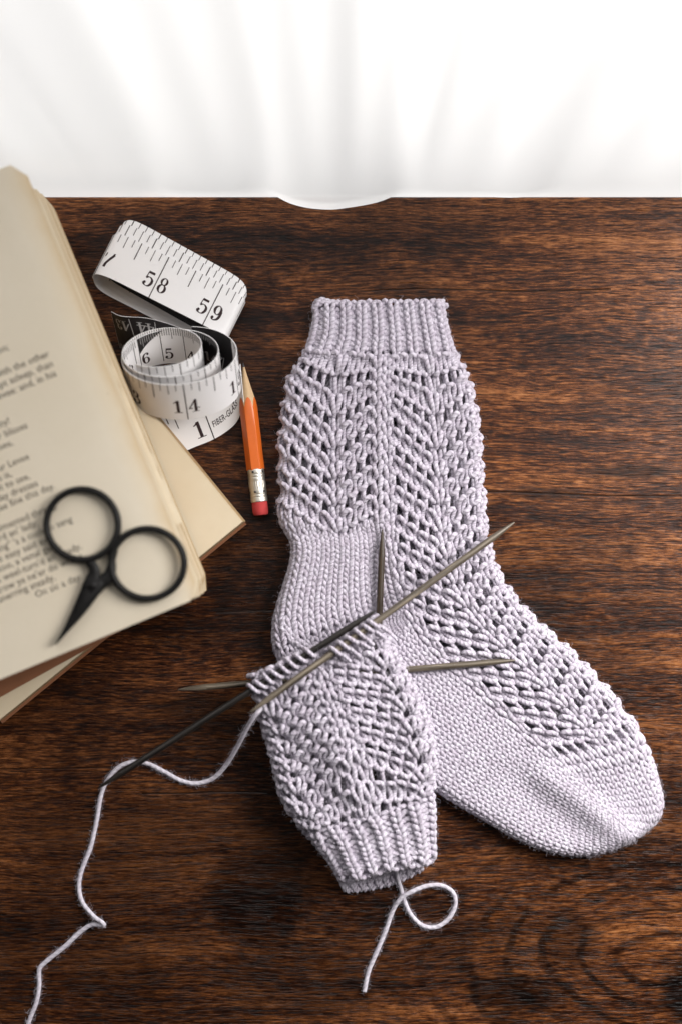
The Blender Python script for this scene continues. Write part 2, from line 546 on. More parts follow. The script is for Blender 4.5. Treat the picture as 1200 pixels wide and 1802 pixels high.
# ------------------------------------------------------------------ curtain
def build_curtain():
    nx, nz = 330, 150
    xs = np.linspace(-0.62, 0.20, nx)
    zt = np.linspace(0, 1, nz)
    zs = -0.16 + 1.4 * zt ** 1.7
    # where the cloth meets the table edge (pixels along the edge, millimetres behind it)
    kx = np.array([-2600, -900, -300, 60, 280, 300, 360, 425, 440, 478, 500, 540, 585, 640, 680, 700, 716, 760, 830, 900, 940, 965, 1100, 1260, 1700, 3600])
    ko = np.array([4, 3, 4, 2.4, 1.8, -.7, -1.3, -.9, .9, .8, -3.6, -6.6, -7.4, -5.4, -3.0, .6, .4, -.6, -.9, -1.7, -.9, 1.4, 2.4, 3, 4, 3]) * 1e-3
    kxw = np.array([W(p, 345)[0] for p in kx])
    base = np.interp(xs, kxw, ko)
    ker = np.hanning(7)
    base = np.convolve(np.pad(base, 3, 'edge'), ker / ker.sum(), 'valid')
    X, Z = np.meshgrid(xs, zs, indexing='ij')
    fold = 0.30 * (0.0036 * np.sin(X * 52 + 0.9 + 1.5 * np.sin(X * 9)) + 0.0024 * np.sin(X * 118 + 2.0 * np.sin(X * 17)) + 0.0050 * np.sin(X * 21 + 2.0)) + 0.010 + 0.0005 * np.sin(X * 290 + 3 * np.sin(X * 31)) + 0.0009 * np.abs(np.sin(X * 70 + 2 * np.sin(X * 13))) ** 0.6
    f = 1 - np.exp(-np.maximum(Z, 0) / 0.045)
    Y = Y_EDGE + base[:, None] * (1 - f) + fold * f * (0.8 + 0.5 * Z)
    # the hem lies on the table where the cloth comes forward, then slips behind the edge
    below = Z < 0.0016
    Yb = np.maximum(Y, Y_EDGE + 0.0016)
    onfold = below & (Y < Y_EDGE + 0.0016)
    Zm = Z.copy()
    Y = np.where(below, Yb, Y)
    V = np.stack([X, Y, Zm], -1).reshape(-1, 3)
    i = np.arange(nx - 1)[:, None] * nz + np.arange(nz - 1)[None]
    q = np.stack([i, i + 1, i + 1 + nz, i + nz], -1).reshape(-1, 4)
    o = mesh_np('curtain', V, q, None, M_CURT)
    o['label'] = 'sheer white curtain hanging in soft folds behind the table edge'
    o['category'] = 'curtain'
    return o


build_curtain()

# ------------------------------------------------------------------ books
def block(name, corner, e_out, e_up, wid, hei, z0, z1, m_top, m_side, parent, rc=0.0, drop=0.0, sag=0.0, seed=0, nu=26, nv=30):
    """page block: corner is its free lower corner seen from above; e_out points from the fore edge to the spine, e_up along the fore edge.
    drop rounds the top face down to the fore edge"""
    r = np.random.default_rng(seed)
    us = np.r_[0, np.linspace(0, 1, nu) ** 1.8 * wid]
    us = np.unique(us)
    vs = np.linspace(0, hei, nv)
    U, Vv = np.meshgrid(us, vs, indexing='ij')
    zt = np.full_like(U, z1)
    zt -= drop * np.exp(-(U / 0.006) ** 1.3)
    zt -= sag * np.exp(-((Vv) / 0.05)) * np.exp(-U / 0.03)
    # rounded outer corners
    Uc = U.copy()
    if rc:
        for v0 in (0.0, hei):
            dv = np.abs(Vv - v0)
            inn = (dv < rc)
            mn = rc - np.sqrt(np.maximum(0, rc ** 2 - (rc - dv) ** 2))
            Uc = np.where(inn, np.maximum(Uc, mn), Uc)
    P = np.asarray(corner)[None, None, :2] + Uc[..., None] * np.asarray(e_out)[:2] + Vv[..., None] * np.asarray(e_up)[:2]
    top = np.concatenate([P, zt[..., None]], -1)
    bot = np.concatenate([P, np.full_like(zt, z0)[..., None]], -1)
    n, k = U.shape
    V = np.vstack([top.reshape(-1, 3), bot.reshape(-1, 3)])
    q, mi = [], []
    for i in range(n - 1):
        for j in range(k - 1):
            q.append((i * k + j, i * k + j + 1, (i + 1) * k + j + 1, (i + 1) * k + j)); mi.append(0)
    N0 = n * k
    ringi = [(0, j) for j in range(k)] + [(i, k - 1) for i in range(1, n)] + [(n - 1, j) for j in range(k - 2, -1, -1)] + [(i, 0) for i in range(n - 2, 0, -1)]
    ids = [a * k + c for a, c in ringi]
    for a, c in zip(ids, ids[1:] + ids[:1]):
        q.append((a, c, c + N0, a + N0)); mi.append(1)
    o = mesh_np(name, V, q, None, [m_top, m_side], parent, None, True, mi)
    o.data.set_sharp_from_angle(angle=math.radians(50))
    return o


def build_books():
    # lower book
    zt = 0.0215
    c = W(427, 918, zt)
    e_up = nrm(np.array([-227.0, 278.0, 0]))
    e_out = nrm(np.array([-427.0, -347.0, 0]))
    e_out = nrm(e_out - e_up * e_out.dot(e_up))
    t = thing('book', 'closed cream paged book at the bottom of the pile with its bare corner showing', 'book')
    cc = c + 0.0006 * e_out - 0.0012 * e_up
    block('back_cover', cc, e_out, e_up, 0.135, 0.19, 0.0006, 0.0016, M_COVER, M_COVER, t, seed=1)
    block('page_block', c, e_out, e_up, 0.1335, 0.1876, 0.0018, zt - 0.0012, M_PAGE2, M_EDGE, t, seed=2)
    block('front_page', c + 0.0004 * e_out, e_out, e_up, 0.133, 0.187, zt - 0.0010, zt, M_PAGE2, M_EDGE, t, seed=3)
    # upper book, open at a page of verse
    z0, z1 = 0.0225, 0.0500
    C = W(354, 1050, z1)
    ex = nrm(np.array([356.0, 147.0, 0]))
    ey = np.array([-ex[1], ex[0], 0])
    t2 = thing('book', 'open aged book of verse lying on top of the other book under the scissors', 'book')
    hei = 832 / 2500 * (CAM_H - z1)
    ca = math.radians(6.5)
    cx_, cy_ = ex * math.cos(ca) + ey * math.sin(ca), ey * math.cos(ca) - ex * math.sin(ca)
    bl = block('back_cover', C - 0.0125 * ex + 0.0022 * ey, -cx_, cy_, 0.15, hei - 0.012, z0, z0 + 0.0012, M_COVER, M_COVER, t2, seed=4)
    # gatherings of leaves, each a little out of line with the next
    r = random.Random(5)
    zc = z0 + 0.0014
    steps = [(0.0050, 0.0040, 0.0010), (0.0046, 0.0052, 0.0018), (0.0040, 0.0034, 0.0006), (0.0046, 0.0044, 0.0012), (0.0034, 0.0022, 0.0003), (0.0028, 0.0030, 0.0008)]
    for i, (th, dx, dy) in enumerate(steps):
        block('gathering', C + 0.55 * dx * ex + dy * ey, -ex, ey, 0.145 + dx, hei - 0.009 - 0.003 * (i % 2) - dy, zc, zc + th - 0.00015, M_PAGE2, M_EDGE, t2, rc=0.0035 if i % 2 else 0.002, drop=0.0004, seed=10 + i)
        zc += th
    page = block('page', C, -ex, ey, 0.14, hei, zc, z1, M_PAGE, M_EDGE, t2, rc=0.0045, drop=0.0013, sag=0.0, seed=30)
    # a torn sliver of leaf along the fore edge
    for (y0, y1, w0, w1, zz) in ((0.030, 0.105, 0.0040, 0.0014, z1 - 0.0022),):
        n = 30
        V = []
        for k in range(n):
            y = y0 + (y1 - y0) * k / (n - 1)
            w = w0 + (w1 - w0) * k / (n - 1) + 0.0004 * math.sin(k * 1.3)
            a = C + ey * y - 0.001 * ex
            b_ = C + ey * y + ex * w
            V += [(a[0], a[1], zz), (b_[0], b_[1], zz - 0.0008), (b_[0], b_[1], zz - 0.0014), (a[0], a[1], zz - 0.0010)]
        q = []
        for k in range(n - 1):
            for j in range(4):
                q.append((k * 4 + j, k * 4 + (j + 1) % 4, k * 4 + 4 + (j + 1) % 4, k * 4 + 4 + j))
        mesh_np('torn_leaf', V, q, [(0, 2, 1), (0, 3, 2)], M_PAGE2, t2, None, False)
    # verse
    lines = [
        (-148, 532, 'Thoughts, words, and deeds, the Statute blames with reason;'),
        (-86, 494, "On reading, in the public papers, the Laureate's Ode, with the other"),
        (-87, 475, 'parade of June 4th, 1786, the Author was no sooner dropt asleep, than'),
        (-88, 457, 'he imagined himself transported to the Birth-day Levee: and, in his'),
        (-196, 411, "Guid-mornin' to your Majesty!"),
        (-170, 392, 'May Heaven augment your blisses'),
        (-205, 374, "On ev'ry new birth-day ye see,"),
        (-262, 357, 'A humble poet wishes.'),
        (-188, 340, 'My bardship here, at your Levee'),
        (-228, 324, 'On sic a day as this is,'),
        (-200, 308, 'Is sure an uncouth sight to see,'),
        (-192, 291, 'Amang thae birth-day dresses'),
        (-166, 275, 'Sae fine this day.'),
        (-176, 242, "I see ye're complimented thrang,"),
        (-219, 226, "By mony a lord an' lady;"),
        (-160, 209, '"God save the King" \'s a cuckoo sang'),
        (-212, 192, "That's unco easy said ay:"),
        (-196, 176, 'The poets, too, a venal gang,'),
        (-163, 159, "Wi' rhymes weel-turn'd an' ready,"),
        (-165, 142, "Wad gar you trow ye ne'er do wrang,"),
        (-227, 126, 'But ay unerring steady,'),
        (-183, 109, 'On sic a day.'),
    ]
    px = (CAM_H - z1) / 2500
    C0 = W(356, 1050, z1)
    G = Geo()
    for (xr, yb, s) in lines:
        fc = bpy.data.curves.new('verse', 'FONT')
        fc.body = s
        fc.size = 17.5 * px if yb < 430 else 18.0 * px
        fc.offset = 0.0
        fc.resolution_u = 2
        fo = bpy.data.objects.new('verse', fc)
        COL.objects.link(fo)
        bpy.context.view_layer.update()
        me = bpy.data.meshes.new_from_object(fo.evaluated_get(bpy.context.evaluated_depsgraph_get()))
        n = len(me.vertices)
        co = np.zeros(n * 3); me.vertices.foreach_get('co', co); co = co.reshape(-1, 3)
        tri = []
        for p in me.polygons:
            vs = list(p.vertices)
            for a in range(1, len(vs) - 1):
                tri.append((vs[0], vs[a], vs[a + 1]))
        x = co[:, 0] * 0.97
        x = x - x.max() + xr * px
        y = co[:, 1] + yb * px
        P = C0[None] + x[:, None] * ex + y[:, None] * ey
        P[:, 2] = z1 + 0.00006
        keep = P[:, 0] > -0.19
        G.add(P, None, tri)
        bpy.data.objects.remove(fo); bpy.data.curves.remove(fc); bpy.data.meshes.remove(me)
    o = G.build('printed_verse', M_INK, page, False)
    return z1


Z_PAGE = build_books()


# ------------------------------------------------------------------ scissors
def build_scissors():
    t = thing('scissors', 'small black iron embroidery scissors with two round finger rings lying on the verse page', 'scissors')
    z = Z_PAGE + 0.0024
    def ring(cx, cy, rx, ry, rot, stem):
        a = np.linspace(0, 2 * PI, 73)
        pts = []
        for k in a:
            x, y = rx * math.cos(k), ry * math.sin(k)
            pts.append(W(cx + x * math.cos(rot) - y * math.sin(rot), cy + x * math.sin(rot) + y * math.cos(rot), z))
        pts = np.array(pts)
        G = Geo()
        C = pts[:-1]
        ctr = C.mean(0)
        n = len(C)
        S = nrm(C - ctr)
        b = np.linspace(0, 2 * PI, 13)[:-1]
        V = C[:, None] + 0.00135 * np.cos(b)[None, :, None] * S[:, None] + 0.0017 * np.sin(b)[None, :, None] * np.array([0, 0, 1.0])
        k = 12
        q = [(i * k + j, ((i + 1) % n) * k + j, ((i + 1) % n) * k + (j + 1) % k, i * k + (j + 1) % k) for i in range(n) for j in range(k)]
        G.add(V.reshape(-1, 3), q)
        # the shank grows out of the ring
        sp = spl(WA([(p[0], p[1]) for p in stem], z), 24)
        rad = np.interp(np.linspace(0, 1, len(stem)), np.linspace(0, 1, len(stem)), [p[2] for p in stem])
        rad = np.interp(np.linspace(0, 1, 24), np.linspace(0, 1, len(stem)), rad) / 2500 * 0.56
        v, qq, tt, uv = tube(sp, None, rad, 12)
        v[:, 2] = z + (v[:, 2] - z) * 0.55
        G.add(v, qq, tt)
        return G.build('finger_ring', M_IRON, t)
    ring(145, 923, 63, 62, 0.2, [(148, 984, 4), (158, 990, 9), (164, 998, 10), (166, 1008, 11), (163, 1022, 14), (158, 1036, 15)])
    ring(260, 992, 64.5, 61.5, 0.0, [(199, 978, 4), (197, 992, 8), (194, 1008, 10), (186, 1020, 12), (174, 1028, 14), (160, 1042, 14)])
    # small bridge where the rings nearly touch above the shanks
    G = Geo()
    v, q, tt, uv = tube(spl(WA([(196, 960), (203, 968), (199, 985)], z), 12), None, np.array([2.2] * 12) / 2500 * 0.56 * 2.0, 10)
    G.add(v, q, tt)
    G.build('ring_stop', M_IRON, t)
    def blade(outline, z0, z1_, name):
        P = spl(outline, 60, True)[:-1]
        c = P.mean(0)
        V = []
        for (sc, zz) in ((1.0, z0), (1.0, (z0 + z1_) / 2), (0.9, z1_)):
            for p in P:
                qv = W(c[0] + (p[0] - c[0]) * sc, c[1] + (p[1] - c[1]) * sc, zz)
                V.append(qv)
        n = len(P)
        q = [(l * n + i, l * n + (i + 1) % n, (l + 1) * n + (i + 1) % n, (l + 1) * n + i) for l in range(2) for i in range(n)]
        V.append(W(c[0], c[1], z1_)); V.append(W(c[0], c[1], z0))
        tr = [(3 * n, 2 * n + i, 2 * n + (i + 1) % n) for i in range(n)] + [(3 * n + 1, (i + 1) % n, i) for i in range(n)]
        o = mesh_np(name, V, q, tr, M_IRON, t)
        o.data.set_sharp_from_angle(angle=math.radians(40))
    blade([(97, 1136), (112, 1106), (130, 1066), (146, 1028), (156, 1008), (172, 1010), (176, 1022), (166, 1046), (148, 1074), (124, 1106)], z - 0.0016, z + 0.0004, 'blade')
    blade([(98, 1135), (118, 1102), (138, 1064), (152, 1030), (164, 1016), (182, 1018), (184, 1030), (168, 1056), (146, 1084), (122, 1110)], z - 0.0002, z + 0.0016, 'blade')
    v, q, tr = lathe_along(W(164, 1030, z + 0.0012), W(164, 1030, z + 0.0024), [(0, 0.0016), (0.0005, 0.0016), (0.0009, 0.0012)], 20, 0, (1, 0, 0))
    mesh_np('pivot_screw', v, q, tr, M_IRON, t)


build_scissors()


# ------------------------------------------------------------------ pencil
def build_pencil():
    t = thing('pencil', 'short orange pencil stub with silver ferrule and red eraser beside the tape measure', 'pencil')
    R = 0.0037
    p0 = W(428, 638, R * 0.95)
    p1 = W(459.5, 907, R)
    d = nrm(p1 - p0)
    L = np.linalg.norm(p1 - p0)
    f = L / 271.0
    sides = 48
    a = np.linspace(0, 2 * PI, sides, endpoint=False)
    hexr = R * math.cos(PI / 6) / np.cos((a + PI / 6) % (PI / 3) - PI / 6) * 1.06
    hexr = np.minimum(hexr, R * 1.04)
    # scalloped edge where the sharpened cone cuts the flats
    cone = lambda s: 0.0003 + (s / (74 * f)) * R * 1.02
    tw = PI / 2 + 0.12
    # lacquered barrel: starts where the cone reaches the hexagon
    start = (hexr / (R * 1.02)) * 74 * f
    start = start + 0.0006 * (hexr < R * 0.94)
    S = nrm(np.cross(d, [0, 0, 1])); U = np.cross(S, d)
    def loop(s, r):
        s = np.broadcast_to(s, (sides,)); r = np.broadcast_to(r, (sides,))
        return p0 + d * s[:, None] + r[:, None] * (np.cos(a + tw)[:, None] * S + np.sin(a + tw)[:, None] * U)
    def skin(loops, name, m, cap0=False, cap1=False, smooth=True, parent=t):
        V = np.vstack(loops); n = len(loops)
        q = [(i * sides + j, i * sides + (j + 1) % sides, (i + 1) * sides + (j + 1) % sides, (i + 1) * sides + j) for i in range(n - 1) for j in range(sides)]
        tr = []
        if cap0:
            V = np.vstack([V, loops[0].mean(0)]); k = len(V) - 1
            tr += [(k, (j + 1) % sides, j) for j in range(sides)]
        if cap1:
            V = np.vstack([V, loops[-1].mean(0)]); k = len(V) - 1
            tr += [(k, (n - 1) * sides + j, (n - 1) * sides + (j + 1) % sides) for j in range(sides)]
        o = mesh_np(name, V, q, tr, m, parent, None, smooth)
        o.data.set_sharp_from_angle(angle=math.radians(25))
        return o
    sc = 74 * f + 0.0028 * (0.5 - 0.5 * np.cos(6 * (a + 0.0))) * -1
    sc = 80 * f - 0.0042 * np.abs(np.cos(3 * a)) ** 0.8
    skin([loop(7 * f, 0.0004), loop(20 * f, 0.0010), loop(45 * f, 0.0022), loop(sc, hexr * 0.985)], 'sharpened_tip', M_RAW, True)
    skin([loop(0.0, 0.0001), loop(2 * f, 0.00022), loop(8 * f, 0.00052)], 'graphite_point', M_LEAD, True, True)
    skin([loop(sc - 0.0001, hexr * 0.99), loop(sc + 0.0002, hexr), loop(120 * f, hexr), loop(190 * f, hexr), loop(190.6 * f, hexr * 0.95)], 'barrel', M_ORANGE, False, True)
    prof = []
    base = R * 0.97
    for s, k in ((189, .97), (190, 1.0), (196.5, 1.0), (198, .97), (199.5, 1.0), (201.5, 1.0), (203, .97), (204.5, 1.0), (208, 1.0), (209.5, .98), (211, .985), (222, .985), (223.5, .98),
                 (225, 1.0), (232, 1.0), (233.5, .97), (235, 1.0), (237, 1.0), (238.5, .97), (240, 1.0), (246, 1.0), (247, .96)):
        rr = base * k
        if 210 <= s <= 223:
            rr = base * k * (1 + 0.025 * np.cos(24 * a))
        prof.append(loop(s * f, rr))
    fer = skin(prof, 'ferrule', M_FERR, True, True)
    er = R * 0.90
    skin([loop(244 * f, er), loop(262 * f, er * 1.02), loop(267 * f, er * (0.97 + 0.02 * np.cos(5 * a))), loop(270 * f, er * (0.86 + 0.04 * np.cos(4 * a + 1))), loop(271 * f, er * 0.6)], 'eraser', M_ERASER, False, True)
    # punched dimples that hold the ferrule
    for s, an in ((194, 1.25), (194, 2.5), (229, 1.25), (229, 0.35), (229, 2.4)):
        c = p0 + d * s * f
        nn = math.cos(an) * S + math.sin(an) * U
        c = c + nn * base * 0.985
        V, q, tr = lathe_along(c - nn * 0.0006, c + nn * 0.00012, [(0, 0.0002), (0.0005, 0.0005), (0.0007, 0.00052)], 12, 0, tuple(d))
        mesh_np('crimp_dimple', V, q, tr, M_LEAD, fer)


build_pencil()
# ------------------------------------------------------------------ tape measure
def stroke(pts, thin, thick, n=26, power=1.3):
    """broad-nib stroke: upright runs thick, level runs thin; returns verts (m,2), quads"""
    P = spl(pts, n) if len(pts) > 2 else np.linspace(pts[0], pts[1], 6)
    T = nrm(np.gradient(P, axis=0))
    w = thin + (thick - thin) * np.abs(T[:, 1]) ** power
    Nn = np.stack([-T[:, 1], T[:, 0]], 1)
    V = np.empty((len(P) * 2, 2))
    V[0::2] = P + Nn * w[:, None] / 2
    V[1::2] = P - Nn * w[:, None] / 2
    k = np.arange(len(P) - 1) * 2
    return V, np.stack([k, k + 2, k + 3, k + 1], 1)


def rect2(x0, y0, x1, y1):
    return np.array([(x0, y0), (x1, y0), (x1, y1), (x0, y1)], float), np.array([(0, 1, 2, 3)])


def ball(x, y, r):
    a = np.linspace(0, 2 * PI, 17)[:-1]
    V = np.vstack([[x, y], np.stack([x + r * np.cos(a), y + r * np.sin(a)], 1)])
    return V, [(0, 1 + 2 * i, 1 + (2 * i + 1) % 16, 1 + (2 * i + 2) % 16) for i in range(8)]


def ell(cx, cy, rx, ry, thin, thick):
    a = np.linspace(0, 2 * PI, 41)
    o = np.stack([cx + rx * np.cos(a), cy + ry * np.sin(a)], 1)
    i_ = np.stack([cx + (rx - thick) * np.cos(a), cy + (ry - thin) * np.sin(a)], 1)
    V = np.empty((82, 2)); V[0::2] = o; V[1::2] = i_
    k = np.arange(40) * 2
    return V, np.stack([k, k + 2, k + 3, k + 1], 1)


def glyph(ch):
    th, tk = 0.05, 0.17
    if ch == '1':
        return [rect2(.24, 0.03, .42, 1.0), rect2(.08, 0, .58, .05), stroke([(.30, .97), (.20, .86), (.07, .82)], .06, .10)]
    if ch == '2':
        return [stroke([(.10, .72), (.14, .9), (.33, .98), (.52, .88), (.55, .70), (.42, .48), (.18, .20), (.06, .04)], th, tk), rect2(.06, 0, .60, .13), ball(.15, .74, .09)]
    if ch == '3':
        return [stroke([(.12, .80), (.20, .95), (.36, .97), (.50, .85), (.48, .65), (.36, .54), (.26, .53)], th, tk),
                stroke([(.26, .53), (.44, .51), (.57, .36), (.54, .12), (.36, .02), (.18, .05), (.08, .2)], th, tk), ball(.16, .79, .085), ball(.14, .2, .09)]
    if ch == '4':
        return [rect2(.36, 0.03, .53, 1.0), rect2(.22, 0, .66, .05), rect2(0, .25, .70, .32), stroke([(.44, .97), (.04, .29)], .06, .09)]
    if ch == '5':
        return [rect2(.14, .84, .56, .99), stroke([(.16, .90), (.12, .50)], .05, .06),
                stroke([(.13, .51), (.25, .60), (.40, .60), (.55, .48), (.57, .28), (.46, .07), (.30, .02), (.14, .07), (.08, .2)], th, tk), ball(.14, .2, .09)]
    if ch == '6':
        return [ell(.33, .31, .29, .31, th, tk), stroke([(.52, .84), (.46, .95), (.36, .98), (.18, .86), (.09, .62), (.10, .30)], th, tk), ball(.48, .84, .085)]
    if ch == '7':
        return [rect2(.04, .83, .62, .98), stroke([(.59, .88), (.40, .55), (.26, .25), (.24, .0)], .10, .17), stroke([(.06, .98), (.05, .72)], .05, .06)]
    if ch == '8':
        return [ell(.33, .75, .25, .25, th, .14), ell(.33, .28, .30, .29, th, tk)]
    if ch == '9':
        return [ell(.33, .69, .29, .31, th, tk), stroke([(.14, .16), (.20, .05), (.30, .02), (.48, .14), (.57, .38), (.56, .70)], th, tk), ball(.18, .16, .085)]
    return [ell(.33, .5, .29, .5, th, tk)]


class Ribbon:
    WID = 0.0190

    def __init__(s, T, B):
        s.T, s.B = np.asarray(T, float), np.asarray(B, float)
        mid = (s.T + s.B) / 2
        s.L = np.r_[0, np.cumsum(np.linalg.norm(np.diff(mid, axis=0), axis=1))]
        D = nrm(np.gradient(mid, axis=0))
        s.N = nrm(np.cross(D, nrm(s.T - s.B)))

    def at(s, S, t, off):
        S = np.asarray(S, float); t = np.asarray(t, float)
        g = lambda A: np.stack([np.interp(S, s.L, A[:, k]) for k in range(3)], -1)
        return g(s.T) * (1 - t)[..., None] + g(s.B) * t[..., None] + off * g(s.N)

    def band(s, name, parent, black=()):
        n = len(s.L); h = 0.00014; k = 5
        tt = np.linspace(0, 1, k)
        F = np.stack([s.at(s.L, np.full(n, t), h) for t in tt], 1)
        Bk = np.stack([s.at(s.L, np.full(n, t), -h) for t in tt[::-1]], 1)
        ring = np.concatenate([F, Bk], 1)
        m = 2 * k
        V = ring.reshape(-1, 3)
        q, mi = [], []
        for i in range(n - 1):
            mid = (s.L[i] + s.L[i + 1]) / 2
            isb = any(a <= mid <= b for a, b in black)
            for j in range(m):
                q.append((i * m + j, i * m + (j + 1) % m, (i + 1) * m + (j + 1) % m, (i + 1) * m + j))
                mi.append(1 if (isb and k <= j < m - 1) else 0)
        q += [(j, m - 1 - j, m - 2 - j, j + 1) for j in range(k - 1)]
        mi += [0] * (k - 1)
        e = (n - 1) * m
        q += [(e + j + 1, e + m - 2 - j, e + m - 1 - j, e + j) for j in range(k - 1)]
        mi += [0] * (k - 1)
        o = mesh_np(name, V, q, None, [M_TAPE, M_TAPEK], parent, None, True, mi)
        o.data.set_sharp_from_angle(angle=math.radians(40))
        return o

    def rect(s, G, s0, s1, t0, t1, side=1):
        n = max(2, int(abs(s1 - s0) / 0.0015) + 2); m = max(2, int((t1 - t0) * 5) + 1)
        ss, tt = np.meshgrid(np.linspace(s0, s1, n), np.linspace(t0, t1, m), indexing='ij')
        V = s.at(ss.ravel(), tt.ravel(), side * 0.00020)
        i = np.arange(n - 1)[:, None] * m + np.arange(m - 1)[None]
        q = np.stack([i, i + m, i + m + 1, i + 1], -1).reshape(-1, 4)
        G.add(V, q[:, ::-1] if side < 0 else q)

    def digit(s, G, ch, s0, tbase, hgt, side=1, wid=1.0):
        """left foot of the figure at s0 (seen from its own side), base line at tbase"""
        for V, q in glyph(ch):
            S = s0 + side * V[:, 0] * hgt * wid
            t = tbase - V[:, 1] * hgt / s.WID
            P = s.at(S, t, side * 0.00022)
            G.add(P, np.asarray(q))

    def inches(s, G, zero, lo, hi, tb=0.80, hgt=0.0066):
        """zero: ribbon length at which the scale reads 0"""
        inch = 0.0254
        for e in range(int(math.floor(lo * 8)), int(math.ceil(hi * 8)) + 1):
            c = zero + e * inch / 8
            if c < 0.0005 or c > s.L[-1] - 0.0005:
                continue
            if e % 8 == 0:
                s.rect(G, c - 0.00022, c + 0.00022, 0.0, 1.0)
                num = str(e // 8)
                if len(num) == 2:
                    a, b = num
                    s.digit(G, a, c - 0.0012 - 0.66 * hgt, tb, hgt)
                    s.digit(G, b, c + 0.0009, tb, hgt)
                else:
                    s.digit(G, num, c - 0.0012 - 0.66 * hgt, tb, hgt)
            else:
                ln = 0.40 if e % 4 == 0 else 0.27 if e % 2 == 0 else 0.18
                w = 0.0002 if e % 4 == 0 else 0.00015
                s.rect(G, c - w, c + w, 0.0, ln)

    def millimetres(s, G, zero, lo, hi, sgn=1, tb=0.86, hgt=0.0056):
        """scale on the back: mm strokes along the same edge, a number at each centimetre"""
        for e in range(int(lo), int(hi) + 1):
            c = zero + sgn * e * 0.001
            if c < 0.0005 or c > s.L[-1] - 0.0005:
                continue
            ln = 0.92 if e % 10 == 0 else 0.30 if e % 5 == 0 else 0.20
            w = 0.00017 if e % 10 == 0 else 0.00013
            s.rect(G, c - w, c + w, 0.0, ln, -1)
            if e % 10 == 0:
                num = str(e // 10)
                for i, ch in enumerate(num):
                    s.digit(G, ch, c - 0.0008 - i * 0.66 * hgt, tb, hgt, -1)


